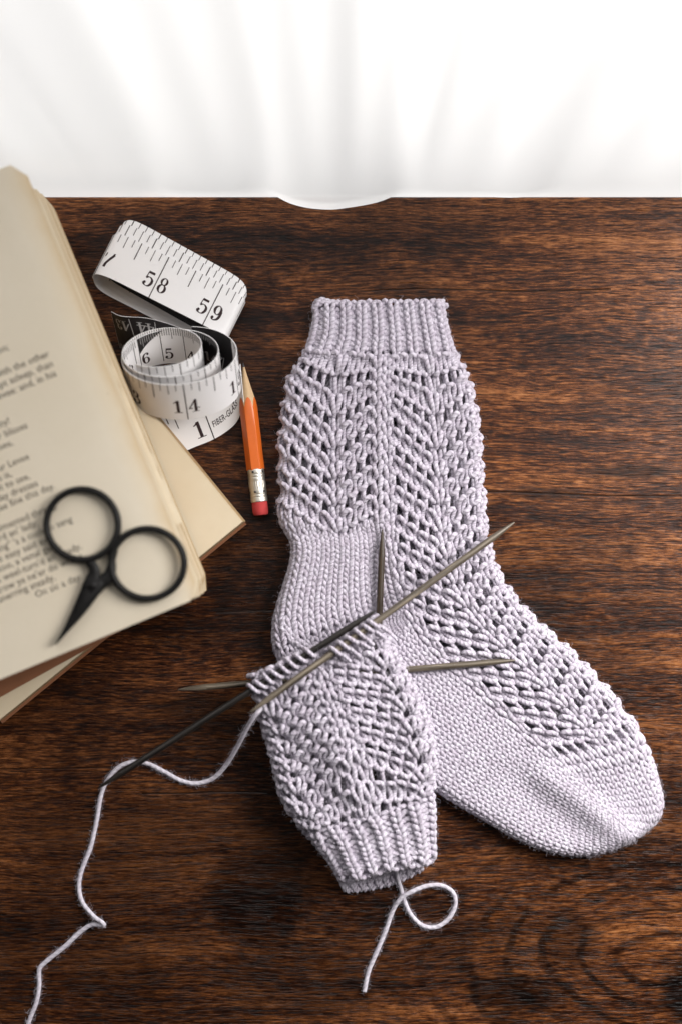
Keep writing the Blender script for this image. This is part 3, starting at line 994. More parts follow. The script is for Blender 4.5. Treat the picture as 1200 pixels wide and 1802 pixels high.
def build_tape():
    t = thing('tape_measure', 'loosely coiled white tape measure with black inch numbers between book and sock', 'tape measure')
    inch = 0.0254
    # the flattened bundle of loops lying on its side
    a = np.array([0.444, 0.896, 0]); c = np.array([0.896, -0.444, 0]); zv = np.array([0, 0, 1.0])
    hz = 0.0070
    ctr = W(299, 497, 2 * hz) ; ctr[2] = hz + 0.0008
    turns = 3.02
    n = 40000
    k = np.linspace(turns, 0, n)                # turns counted from the free end
    phi = -1.05 + 2 * PI * k
    sh = lambda v, p: np.sign(v) * np.abs(v) ** p
    sag = 0.0008 * np.sin(3 * phi + 1)
    hw = 0.0312 - 0.00055 * k
    hh = hz - 0.00055 * k
    x = hw * sh(np.cos(phi), 0.22)
    z = hh * sh(np.sin(phi), 0.34) + 0.0007 * np.cos(2 * phi)
    ax = np.interp(k, [0, .5, 1.3, 2.3, 3.1], [0, 0, .0042, .0066, .0074]) - 0.0085 * (1 - np.sin(phi)) / 2 * np.clip(k + 0.3, 0.3, 1)
    rot = -0.018 * k
    cc = c[None] * np.cos(rot)[:, None] + a[None] * np.sin(rot)[:, None]
    aa = a[None] * np.cos(rot)[:, None] - c[None] * np.sin(rot)[:, None]
    mid = ctr + x[:, None] * cc + (z + 0.0)[:, None] * zv + (ax - 0.0)[:, None] * a
    ln = np.r_[0, np.cumsum(np.linalg.norm(np.diff(mid, axis=0), axis=1))]
    su = np.linspace(0, ln[-1], 760)
    rs = lambda q: np.interp(su, ln, q)
    ker = np.hanning(15); ker /= ker.sum()
    soft = lambda q: np.convolve(np.pad(q, 7, 'edge'), ker, 'valid')
    mid = np.stack([soft(rs(mid[:, q])) for q in range(3)], 1); aa = nrm(np.stack([rs(aa[:, q]) for q in range(3)], 1)); phi, k = rs(phi), rs(k)
    A = Ribbon(mid + aa * 0.0095, mid - aa * 0.0095)
    # where the scale stands: 58 falls a little left of the middle of the outer upper run
    i58 = np.argmin(np.abs(mid[:, 0] - W(280, 484, 2 * hz)[0]) + (k > 0.6) * 9 + (mid[:, 2] < hz) * 9)
    zero = A.L[i58] - 58 * inch
    Ltot = A.L[-1]
    oA = A.band('tape_bundle', t, [(0.0, 0.10)])
    G = Geo()
    A.inches(G, zero, (0 - zero) / inch, (Ltot - zero) / inch)
    G.build('inch_scale', M_TINK, oA, False)
    G = Geo()
    A.millimetres(G, 0.0, 110, Ltot * 1000 - 190, 1)
    G.build('centimetre_scale', M_TINK, oA, False)

    # the round loops that lean against the bundle
    el = math.radians(50)
    ab = nrm(np.array([-0.03, math.cos(el), math.sin(el)]))
    e1 = nrm(np.array([1.0, 0.10, 0.0])); e1 = nrm(e1 - ab * e1.dot(ab))
    e2 = np.cross(ab, e1)
    R1, R2 = 0.0238, 0.0176
    C0 = W(321, 657, 0.0195)
    n = 420
    ph = np.radians(np.linspace(-90 - 2.0 * 360 - 40, 78, n))
    kk = (np.radians(78) - ph) / (2 * PI)
    scl = np.interp(kk, [0, 0.5, 1.0, 1.45, 2.0, 2.5], [1.0, 0.985, 0.86, 0.80, 0.70, 0.66])
    sh_ = (1 - scl)[:, None] * (-0.92 * R1 * e1 + 0.50 * R2 * e2)
    mid = C0 + sh_ + (R1 * scl * np.cos(ph))[:, None] * e1 + (R2 * scl * np.sin(ph))[:, None] * e2 + (0.0012 * kk)[:, None] * ab
    tw = nrm(ab[None] + 0.10 * np.cos(ph * 0.5)[:, None] * e2)
    Bc = Ribbon(mid + tw * 0.0095, mid - tw * 0.0095)
    i14 = np.argmin(np.abs(ph - np.radians(-90 + 3)))
    zero = Bc.L[i14] - 14 * inch
    LB = Bc.L[-1]
    oB = Bc.band('tape_coil', t, [(LB - 0.020, LB + 1), (LB - 0.150, LB - 0.105)])
    G = Geo()
    Bc.inches(G, zero, (0 - zero) / inch, (LB - zero) / inch)
    G.build('inch_scale', M_TINK, oB, False)
    G = Geo()
    Bc.millimetres(G, 0.007, 10, LB * 1000 - 155, 1)
    Bc.millimetres(G, 0.007, LB * 1000 - 110, LB * 1000 - 28, 1)
    G.build('centimetre_scale', M_TINK, oB, False)
    G = Geo()
    Bc.millimetres(G, 0.007, LB * 1000 - 156, LB * 1000 - 113, 1)
    G.build('centimetre_scale', M_TINKW, oB, False)

    # the black run that joins bundle and loops
    Te = spl(WA([(196, 548, .010), (215, 556, .016), (262, 560, .015), (318, 577, .0115), (372, 603, .010), (412, 632, .010), (424, 655, .012)]), 90)
    Be = spl(WA([(212, 612, .003), (224, 618, .004), (262, 628, .004), (312, 645, .003), (360, 668, .003), (398, 692, .003), (412, 712, .004)]), 90)
    D = Ribbon(Be, Te)
    D2 = Ribbon(Te, Be)
    oD = Ribbon(Be, Te).band('tape_run', t, [(0, 9)])
    # its black face looks up
    G = Geo()
    Dn = Ribbon(Be, Te)
    for e in range(0, int(Dn.L[-1] * 1000)):
        if e % 10 == 0:
            Dn.rect(G, e * .001 - .00016, e * .001 + .00016, 0.0, 0.95, -1)
            for i, ch in enumerate('44' if e // 10 == 2 else str(43 + e // 10 - 1)):
                Dn.digit(G, ch, e * .001 - .0006 - i * .0035, 0.88, 0.0050, -1)
        else:
            Dn.rect(G, e * .001 - .00011, e * .001 + .00011, 0.02, 0.26 if e % 5 == 0 else 0.17, -1)
    G.build('centimetre_scale', M_TINKW, oD, False)

    # the first inch of the tape, flat on the table under the loops
    Tt = spl(WA([(262, 742, .0035), (300, 730, .0030), (342, 712, .0028), (384, 683, .004), (412, 655, .0065), (423, 640, .009)]), 80)
    Bb = spl(WA([(296, 812, .0012), (333, 791, .0010), (378, 772, .0008), (412, 748, .0016), (426, 722, .004), (429, 706, .007)]), 80)
    E = Ribbon(Tt, Bb)
    oE = E.band('tape_end', t)
    G = Geo()
    sc = np.argmin(np.abs((E.B[:, 0]) - W(378, 772, .001)[0]))
    s1 = E.L[sc]
    E.rect(G, s1 - .00025, s1 + .00025, 0, 1)
    E.digit(G, '1', s1 - .0012 - .0060, 0.84, 0.0080)
    for e in range(1, 10):
        c_ = s1 - e * inch / 8
        if c_ > 0:
            E.rect(G, c_ - .0002, c_ + .0002, 0, .4 if e % 4 == 0 else .2)
    G.build('inch_scale', M_TINK, oE, False)
    fc = bpy.data.curves.new('caption', 'FONT')
    fc.body = 'FIBER-GLASS'
    fc.size = 0.0040
    fc.offset = 0.00005
    fc.space_character = 1.08
    fo = bpy.data.objects.new('caption', fc); COL.objects.link(fo)
    bpy.context.view_layer.update()
    me = bpy.data.meshes.new_from_object(fo.evaluated_get(bpy.context.evaluated_depsgraph_get()))
    co = np.array([v.co[:] for v in me.vertices])
    tri = []
    for p in me.polygons:
        vs = list(p.vertices)
        for q in range(1, len(vs) - 1):
            tri.append((vs[0], vs[q], vs[q + 1]))
    wtxt = co[:, 0].max()
    room = min(0.0150, E.L[-1] - s1 - 0.002)
    S = s1 + 0.0014 + co[:, 0] / wtxt * room
    P = E.at(S, 0.74 - co[:, 1] / E.WID, 0.0002)
    G = Geo(); G.add(P, None, tri)
    G.build('printed_caption', M_TINK, oE, False)
    bpy.data.objects.remove(fo); bpy.data.curves.remove(fc); bpy.data.meshes.remove(me)


build_tape()
# ------------------------------------------------------------------ knitting
def px2(P, z):
    k = (CAM_H - z) / FPX
    P = np.asarray(P, float)
    return np.stack([(P[..., 0] - 600) * k, -(P[..., 1] - 901) * k], -1)


class Outline:
    """signed distance (metres, inside positive) to a closed outline and the outward direction"""
    def __init__(s, pts, z, inset=0.0):
        s.inset = inset
        s.Q = px2(spl(pts, 260, True), z)

    def __call__(s, P):
        P = np.asarray(P, float)
        A, B = s.Q[:-1], s.Q[1:]
        AB = B - A
        l2 = (AB ** 2).sum(1) + 1e-18
        D = np.empty(len(P)); Nn = np.empty_like(P)
        for c0 in range(0, len(P), 20000):
            p = P[c0:c0 + 20000]
            t = np.clip(((p[:, None] - A[None]) * AB[None]).sum(-1) / l2, 0, 1)
            near = A[None] + t[..., None] * AB[None]
            d2 = ((p[:, None] - near) ** 2).sum(-1)
            i = d2.argmin(1)
            nn = near[np.arange(len(p)), i]
            d = np.sqrt(d2[np.arange(len(p)), i])
            y = p[:, 1:2]; x = p[:, 0:1]
            cr = ((A[None, :, 1] > y) != (B[None, :, 1] > y)) & (x < (B[:, 0] - A[:, 0])[None] * (y - A[None, :, 1]) / np.where(np.abs(AB[:, 1]) < 1e-12, 1e-12, AB[:, 1])[None] + A[None, :, 0])
            ins = cr.sum(1) % 2 == 1
            g = nrm(p - nn)
            D[c0:c0 + 20000] = np.where(ins, d, -d)
            Nn[c0:c0 + 20000] = np.where(ins[:, None], -g, g)
        return D - s.inset, Nn


def smooth_noise(P, f, seed):
    r = np.random.default_rng(seed)
    out = np.zeros(len(P))
    for i in range(6):
        k = r.normal(size=P.shape[1]) * f * (1 + 0.4 * i)
        out += np.sin(P @ k + r.uniform(0, 6.28)) / (1 + 0.4 * i)
    return out / 3.0


FUZZ = []


def fabric(name, parent, L, R, ncol, rowh, surf, z, kind, openf=None, zig=None, yr=0.00095, amp=0.00085, ovl=4.6, seg=14, sides=7,
           wrapL=0, wrapR=0, raise_=None, flip=False, seed=0, lean=0.25, fuzz=1.0, jit=0.5, cw=None, thin=0.0):
    """one knitted panel between the lines L and R (photo pixels at height z). rowh: relative row heights, kind(j,i): +1 knit, -1 purl;
    openf(j,i): how far a row is stretched into a row of eyelets; zig(s,y): shift of the row in pixels; surf folds the flat panel round the sock"""
    r = np.random.default_rng(seed)
    Lp, Rp = spl(L, 300), spl(R, 300)
    def offset(P, Q, w):
        if not w:
            return P
        T = nrm(np.gradient(P, axis=0)); Nn = np.stack([-T[:, 1], T[:, 0]], 1)
        sgn = np.sign(((P - Q) * Nn).sum(1).mean())
        return P + Nn * w * sgn
    Lp, Rp = offset(Lp, Rp, wrapL), offset(Rp, Lp, wrapR)
    def ext(P, v):
        v = np.asarray(v)
        vc = np.clip(v, 0, 1)
        base = np.stack([np.interp(vc, np.linspace(0, 1, 300), P[:, k]) for k in range(2)], -1)
        d0 = (P[6] - P[0]) / (6 / 299); d1 = (P[-1] - P[-7]) / (6 / 299)
        return base + np.minimum(v, 0)[..., None] * d0 + np.maximum(v - 1, 0)[..., None] * d1
    mid = (Lp + Rp) / 2
    length = np.linalg.norm(np.diff(mid, axis=0), axis=1).sum()
    b = np.r_[0, np.cumsum(rowh)]; b = b / b[-1] * length
    nrow = len(rowh)
    th = np.linspace(0, 1, seg, endpoint=False)
    G = Geo()
    X = np.concatenate([i + th for i in range(ncol)] + [[ncol]])
    ci = np.minimum(X.astype(int), ncol - 1)
    tt = X - ci
    ang = 2 * PI * tt
    rows = []
    for j in range(nrow):
        kd = np.array([kind(j, i) for i in range(ncol)], float)[ci]
        op = np.array([openf(j, i, (i + .5) / ncol) if openf else 0.0 for i in range(ncol)], float)
        op = np.clip(op * r.uniform(0.88, 1.1, ncol), 0, 1.1)[ci]
        jx = r.normal(0, 0.06 * jit, ncol)[ci] * np.sin(PI * tt)
        jy = r.normal(0, 1.3 * jit, ncol)[ci] * np.sin(PI * tt)
        x = X + (lean * (1 - op) + 0.04 * op) * np.sin(2 * ang) - op * 0.205 * np.sin(ang) + jx
        hh = (b[j + 1] - b[j])
        y = (b[j] + b[j + 1]) / 2 - (hh / 2 + ovl) * np.cos(ang) * (-1 if flip else 1) + jy
        zz = -amp * np.cos(2 * ang) * kd
        zz = zz + (amp * 0.6) * (np.cos(ang) * (-1 if flip else 1)) * 0.0
        if raise_ is not None:
            zz = zz + np.array([raise_(j, i) for i in range(ncol)])[ci]
        s = x / ncol
        if cw is not None:
            cum = np.r_[0, np.cumsum(cw)] / np.sum(cw)
            s = np.interp(x, np.arange(ncol + 1), cum) + np.minimum(x, 0) / ncol + np.maximum(x - ncol, 0) / ncol
        if zig is not None:
            y = y + zig(s, y)
        v = y / length
        P = ext(Lp, v) * (1 - s)[:, None] + ext(Rp, v) * s[:, None]
        zz = zz + op * 0.0007 * np.sin(ang)
        rows.append((px2(P, z), zz, op))
    A = np.concatenate([p[0] for p in rows]); ZZ = np.concatenate([p[1] for p in rows]); OP = np.concatenate([p[2] for p in rows])
    P3, N3 = surf(A)
    Cc = P3 + N3 * ZZ[:, None]
    Cc = Cc + 0.00016 * jit * np.stack([smooth_noise(Cc, 900, seed + q) for q in range(3)], 1)
    rad = yr * (1 + 0.09 * smooth_noise(Cc, 1500, seed + 7)) * (1 - 0.27 * OP)
    m = len(X)
    for j in range(nrow):
        c = Cc[j * m:(j + 1) * m]
        v, q, tr, uv = tube(c, N3[j * m:(j + 1) * m], rad[j * m:(j + 1) * m], sides)
        uv = uv + np.array([0, j * 3.7])
        G.add(v, q, tr, uv)
    o = G.build(name, M_YARN, parent)
    nf = int(nrow * ncol * 24 * fuzz)
    if nf:
        pick = r.integers(0, len(Cc) - 2, nf)
        T = nrm(Cc[pick + 1] - Cc[pick] + 1e-9)
        d = nrm(N3[pick] * r.uniform(-0.2, 1.0, nf)[:, None] + r.normal(0, 0.7, (nf, 3)))
        d = nrm(d - T * (d * T).sum(1)[:, None] * 0.3)
        FUZZ.append((Cc[pick] + d * yr * 0.9, nrm(d + r.normal(0, 0.8, (nf, 3)))))
    return o


def build_fuzz(parent, name='wool_fuzz'):
    if not FUZZ:
        return
    P = np.vstack([a for a, _ in FUZZ]); D = np.vstack([b_ for _, b_ in FUZZ])
    FUZZ.clear()
    r = np.random.default_rng(3)
    n = len(P)
    ln = np.where(r.uniform(0, 1, n) < 0.06, r.uniform(0.0022, 0.0036, n), r.uniform(0.0007, 0.0024, n))[:, None]
    b1 = r.normal(0, 0.5, (n, 3)); b2 = r.normal(0, 0.8, (n, 3))
    pts = np.stack([P, P + D * ln * 0.35, P + nrm(D + b1) * ln * 0.7, P + nrm(D + b1 + b2) * ln], 1)
    pts[..., 2] = np.maximum(pts[..., 2], 0.0002)
    cu = bpy.data.hair_curves.new(name)
    cu.add_curves([4] * n)
    cu.attributes['position'].data.foreach_set('vector', pts.astype(np.float32).ravel())
    ra = cu.attributes.get('radius') or cu.attributes.new('radius', 'FLOAT', 'POINT')
    ra.data.foreach_set('value', np.tile(np.array([2.1, 2.0, 1.6, .9], np.float32) * 1e-5, n))
    cu.materials.append(M_FUZZ)
    o = bpy.data.objects.new(name, cu)
    COL.objects.link(o)
    o.parent = parent
    o['kind'] = 'stuff'
    return o


def folder(outl, r, lift=None, hump=None, flat=None):
    """fold a flat panel over the edge of a sock of thickness 2r lying on the table"""
    def f(P):
        d, n = outl(P)
        k = np.ones(len(P)) if flat is None else flat(P)
        w = np.clip(r - d, 0, PI * r * 0.98)
        a = w / r
        foot = P + n * (np.minimum(d, r) - r)[:, None]
        foot = np.where((d >= r)[:, None], P, foot)
        xy = np.where((d >= r)[:, None], P, foot + n * (r * np.sin(a))[:, None])
        zz = (r + r * np.cos(a)) * k + 0.0011
        N = np.concatenate([n * np.sin(a)[:, None], np.cos(a)[:, None]], 1)
        top = np.clip(np.cos(a), 0, 1)
        if hump is not None:
            zz = zz + hump(xy) * top
        if lift is not None:
            zz = zz + lift(xy)
        return np.concatenate([xy, zz[:, None]], 1), N
    return f


def seg_bump(P, a, b_, w, h, z=0.005):
    A, B = px2(np.array(a), z), px2(np.array(b_), z)
    AB = B - A
    t = np.clip(((P - A) @ AB) / (AB @ AB), 0, 1)
    d = np.linalg.norm(P - (A + t[:, None] * AB), axis=1)
    return h * np.exp(-(d / (w / 2500 * 0.6)) ** 2)


def lace_rows(length, rep=47.0, parts=(0.47, 0.53)):
    n = max(1, int(round(length / rep)))
    return [p for _ in range(n) for p in parts]


def build_sock():
    t = thing('sock', 'finished pale lavender lace knit sock lying flat on the table', 'sock', group='pair of lavender knit socks')
    ZR = 0.005
    outline = [(540, 400), (660, 396), (790, 400), (783, 537), (786, 562), (792, 590), (802, 620), (817, 648), (831, 685), (839, 725), (845, 770), (848, 830), (852, 880),
               (856, 930), (868, 982), (886, 1020), (916, 1062), (958, 1103), (1000, 1140), (1046, 1186), (1090, 1236), (1121, 1281), (1146, 1332), (1160, 1380), (1166, 1412),
               (1158, 1442), (1132, 1465), (1096, 1486), (1058, 1501), (1010, 1505), (960, 1497), (910, 1477), (860, 1449), (800, 1414), (750, 1381), (690, 1340), (620, 1290), (548, 1240),
               (504, 1194), (485, 1155), (479, 1112), (487, 1068), (500, 1028), (512, 985), (512, 955), (498, 930), (490, 905), (492, 850), (489, 800), (494, 750), (499, 705),
               (508, 665), (527, 637), (541, 610), (549, 580), (553, 545)]
    ol = Outline(outline, ZR, 0.0013)
    r = 0.0044
    def hump(P):
        h = 0.0006 * smooth_noise(P, 60, 5)
        h += seg_bump(P, (955, 1362), (1110, 1476), 26, 0.0026)
        h += seg_bump(P, (905, 1378), (1010, 1450), 40, -0.0014)
        h += seg_bump(P, (740, 1010), (1080, 1320), 70, 0.0016)
        h += seg_bump(P, (665, 640), (672, 930), 14, 0.0010)
        h += seg_bump(P, (588, 680), (588, 900), 22, -0.0008) + seg_bump(P, (770, 680), (775, 900), 22, -0.0006)
        h += seg_bump(P, (660, 980), (680, 1090), 22, -0.0016)
        h += seg_bump(P, (520, 940), (660, 935), 14, -0.0010)
        return h
    def flat(P):
        y = P[:, 1]
        y0, y1 = px2((0, 640), ZR)[1], px2((0, 535), ZR)[1]
        return 1 - 0.30 * np.clip((y - y0) / (y1 - y0), 0, 1)
    sf = folder(ol, r, None, hump, flat)
    wrap = 36
    # --- ribbed cuff
    fabric('cuff', t, [(553, 540), (550, 580), (541, 610), (526, 640)], [(783, 542), (787, 565), (793, 592), (803, 622), (812, 640)], 22, [1] * 8, sf, ZR,
           lambda j, i: 1 if i % 2 == 0 else -1, None, None, 0.00104, 0.0008, 4.6, 14, 7, wrap, wrap,
           lambda j, i: 0.00060 if i % 2 == 0 else -0.00060, True, 21, 0.21, cw=[1.32 if i % 2 == 0 else 0.68 for i in range(22)])
    # bound-off edge
    n = 46
    pts = []
    rr = np.random.default_rng(4)
    top = spl([(551, 541), (566, 533), (590, 534), (620, 540), (660, 543), (700, 544), (740, 540), (765, 537), (786, 541)], 400)
    G = Geo()
    nl = 21
    for i in range(nl):
        f0, f1 = i / nl, (i + 1.75) / nl
        u = np.linspace(0, 1, 12)
        idx = np.clip((f0 + (f1 - f0) * u) * 399 * nl / (nl + 0.75), 0, 399)
        p = np.stack([np.interp(idx, np.arange(400), top[:, k]) for k in range(2)], 1)
        p[:, 1] += 3.4 * np.cos(PI * u) + rr.normal(0, 0.5)
        p[:, 0] += 1.0 * np.sin(2 * PI * u)
        xy = px2(p, ZR)
        zc = 0.0064 + 0.0010 * np.sin(PI * u)
        c = np.concatenate([xy, zc[:, None]], 1)
        v, q, tr, uv = tube(c, None, 0.00098, 8)
        G.add(v, q, tr, uv)
    for i in range(nl):                        # the back row of the chain, a little lower and behind
        u = np.linspace(0, 1, 8)
        idx = np.clip((i + u * 1.6) / nl * 399, 0, 399)
        p = np.stack([np.interp(idx, np.arange(400), top[:, k]) for k in range(2)], 1)
        p[:, 1] -= 2.5 - 2.5 * np.cos(PI * u)
        c = np.concatenate([px2(p, ZR), np.full((8, 1), 0.0036)], 1)
        v, q, tr, uv = tube(c, None, 0.00098, 7)
        G.add(v, q, tr, uv)
    G.build('bound_off_edge', M_YARN, t)

    # --- lace of the leg, side by the heel
    def zig_leg(valley, edge, span, topr, botr=None, outer=0.92, inner=0.80, lim=82.0):
        def f(s, y):
            x = s * span
            d = np.where(x < valley, (valley - x) * (outer if edge == 'L' else inner), (x - valley) * (inner if edge == 'L' else outer))
            d = np.minimum(d, lim)
            A = np.clip(y / topr, 0, 1)
            if botr is not None:
                A = A * np.clip((botr[0] - y) / botr[1], 0, 1)
            return (lim * 0.45 - d) * A
        return f
    spanL = 672 - 494 + wrap
    vl = 588 - 494 + wrap
    nL = 12
    cenL = lambda i, n: i >= n - 1
    def kind_left(j, i):
        s = (i + .5) / nL
        if i >= nL - 1:
            return 1
        if abs(s - vl / spanL) < 0.045:
            return 1
        if s < vl / spanL:
            return 1 if j % 2 == 1 else -1
        return 1 if j % 2 == 1 else -1
    def open_left(j, i, s):
        if i >= nL - 1 or j % 2 != 1:
            return 0.0
        if abs(s - vl / spanL) < 0.045:
            return 0.1
        return 1.05 if s < vl / spanL else 0.80
    fabric('leg_panel', t, [(524, 634), (508, 662), (499, 705), (494, 750), (489, 800), (492, 850), (490, 905), (500, 936)], [(672, 632), (670, 700), (672, 800), (674, 880), (674, 936)], nL,
           lace_rows(300, 48), sf, ZR, kind_left, open_left, zig_leg(vl, 'L', spanL, 95, (420, 200)), 0.00114, 0.00115, 3.0, 20, 8, wrap, 0, lambda j, i: 0.0 if i >= nL - 1 else (-0.0006 if j % 2 == 1 else 0.0005), True, 31, 0.22, 1.2, 1.0)

    # --- lace of the leg and instep, down to the toe
    nR = 12
    fv = 0.455
    def kind_right(j, i):
        s = (i + .5) / nR
        if i < 1 or j >= 32:
            return 1
        if abs(s - fv) < 0.05:
            return 1
        if s < fv:
            return 1 if j % 2 == 1 else -1
        return 1 if j % 2 == 1 else -1
    def open_right(j, i, s):
        if i < 1 or j % 2 != 1 or j >= 32:
            return 0.0
        if abs(s - fv) < 0.05:
            return 0.1
        foot = np.clip((j - 10) / 4, 0, 1)
        return (0.88 + 0.18 * foot) if s < fv else 0.72
    def zig_r(s, y):
        wd = np.interp(y, [0, 300, 450, 800], [205, 205, 195, 185])
        d = np.where(s < fv, (fv - s) * wd * 0.86, (s - fv) * wd * 0.86)
        d = np.minimum(d, 80)
        A = np.clip(y / 95, 0, 1) * np.clip((770 - y) / 70, 0, 1)
        return (38 - d) * A
    Rline = [(814, 636), (831, 685), (839, 725), (845, 770), (848, 830), (852, 880), (856, 930), (868, 982), (886, 1020), (916, 1062), (958, 1103), (1000, 1140), (1046, 1186), (1090, 1236), (1121, 1281), (1148, 1336)]
    inner = [(672, 632), (670, 700), (672, 800), (675, 880), (678, 940), (690, 1010), (708, 1070), (738, 1122), (780, 1168), (826, 1208), (872, 1252), (920, 1296), (962, 1330), (1004, 1364)]
    fabric('instep_panel', t, inner, Rline, nR, lace_rows(775, 46), sf, ZR, kind_right, open_right, zig_r, 0.00112, 0.00115, 3.0, 20, 8, 0, wrap, lambda j, i: 0.0 if (i < 1 or j >= 31) else (-0.0006 if j % 2 == 1 else 0.0005), True, 41, 0.22, 1.2, 1.0)

    # --- heel, turn, sole and toe in plain knitting
    K = lambda j, i: 1
    fabric('heel', t, [(500, 930), (512, 958), (511, 988), (500, 1028), (487, 1068), (479, 1112), (485, 1155)], [(684, 922), (688, 960), (694, 1000), (704, 1040), (716, 1066)], 13, [1] * 17, sf, ZR, K,
           None, lambda s, y: zig_leg(vl, 'L', spanL, 95)(s, np.full_like(y, 200.0)) * 0.6 * np.clip(1 - y / 110, 0, 1) - 10 * np.sin(PI * np.clip(s, 0, 1)), 0.00104, 0.00100, 6.3, 14, 7, wrap, 0, None, True, 51, 0.25)
    fabric('heel_turn', t, [(484, 1146), (504, 1194), (548, 1240), (620, 1290)], [(714, 1056), (716, 1066), (712, 1080), (718, 1092)], 18, [1] * 12, sf, ZR, K,
           None, None, 0.00082, 0.0007, 3.2, 12, 7, wrap, 0, None, True, 52, 0.25)
    fabric('sole', t, [(622, 1292), (690, 1340), (750, 1381), (800, 1414), (860, 1449), (910, 1477), (960, 1497), (1010, 1505), (1058, 1501), (1096, 1486), (1120, 1474)],
           [(716, 1088), (738, 1124), (780, 1170), (826, 1210), (872, 1254), (920, 1298), (962, 1332), (1004, 1366), (1046, 1408), (1084, 1444), (1108, 1466)], 15, [1] * 42, sf, ZR, K,
           None, None, 0.00094, 0.00100, 6.2, 14, 7, wrap, 0, None, True, 53, 0.27)
    fabric('toe', t, [(1000, 1354), (1030, 1392), (1062, 1422), (1098, 1452), (1124, 1470)], [(1146, 1328), (1160, 1380), (1166, 1412), (1160, 1438), (1136, 1464)], 12, [1] * 12, sf, ZR, K,
           None, lambda s, y: 8 * np.sin(PI * np.clip(s, 0, 1)), 0.00094, 0.00100, 6.0, 14, 7, 0, wrap, None, True, 54, 0.27)
    # decrease lines at the toe and the picked-up edge stand a little proud
    for nm, line, n, ht in (('toe_seam', [(985, 1345), (1020, 1376), (1056, 1408), (1092, 1440), (1124, 1466), (1150, 1452)], 14, 0.0094), ('heel_seam', [(497, 1098), (520, 1122), (545, 1140), (580, 1150)], 9, 0.0096)):
        G = Geo()
        lp = spl(line, 300)
        T = nrm(np.gradient(lp, axis=0)); Nn = np.stack([-T[:, 1], T[:, 0]], 1)
        for i in range(n):
            for sg in (-1, 1):
                u = np.linspace(0, 1, 9)
                idx = np.clip((i + 1.5 * u) / (n + .6) * 299, 0, 299)
                g = lambda A: np.stack([np.interp(idx, np.arange(300), A[:, k]) for k in range(2)], 1)
                p = g(lp) + g(Nn) * (sg * (1.0 + 5.0 * (1 - u)))[:, None]
                P3, N3 = sf(px2(p, ZR))
                c = P3 + N3 * (0.0003 + 0.0006 * np.sin(PI * u) + 0.00025 * (sg > 0))[:, None]
                v, q, tr, uv = tube(c, N3, 0.00088, 7)
                G.add(v, q, tr, uv)
        G.build(nm, M_YARN, t)
    # --- the far side of the tube, seen through the eyelets
    def sb(P):
        return np.concatenate([P, np.full((len(P), 1), 0.0017)], 1), np.tile([0, 0, 1.0], (len(P), 1))
    back = lambda j, i: -1
    fabric('back_leg', t, [(560, 545), (553, 590), (530, 645), (512, 700), (503, 800), (505, 900), (520, 960), (512, 1030)], [(776, 545), (782, 590), (800, 640), (822, 700), (832, 800), (838, 900), (850, 960), (866, 1000)], 22, [1] * 34, sb, ZR, back,
           None, None, 0.00085, 0.0005, 3.5, 8, 5, 0, 0, None, True, 61, 0.25, 0)
    fabric('back_foot', t, [(512, 1034), (494, 1110), (520, 1190), (630, 1280), (760, 1370), (860, 1432), (960, 1482), (1050, 1488), (1110, 1465)], [(868, 1004), (900, 1060), (950, 1110), (1000, 1155), (1046, 1204), (1090, 1256), (1125, 1320), (1148, 1390), (1140, 1440)], 20, [1] * 46, sb, ZR, back,
           None, None, 0.00085, 0.0005, 3.5, 8, 5, 0, 0, None, True, 62, 0.25, 0)
    build_fuzz(t)
    return t


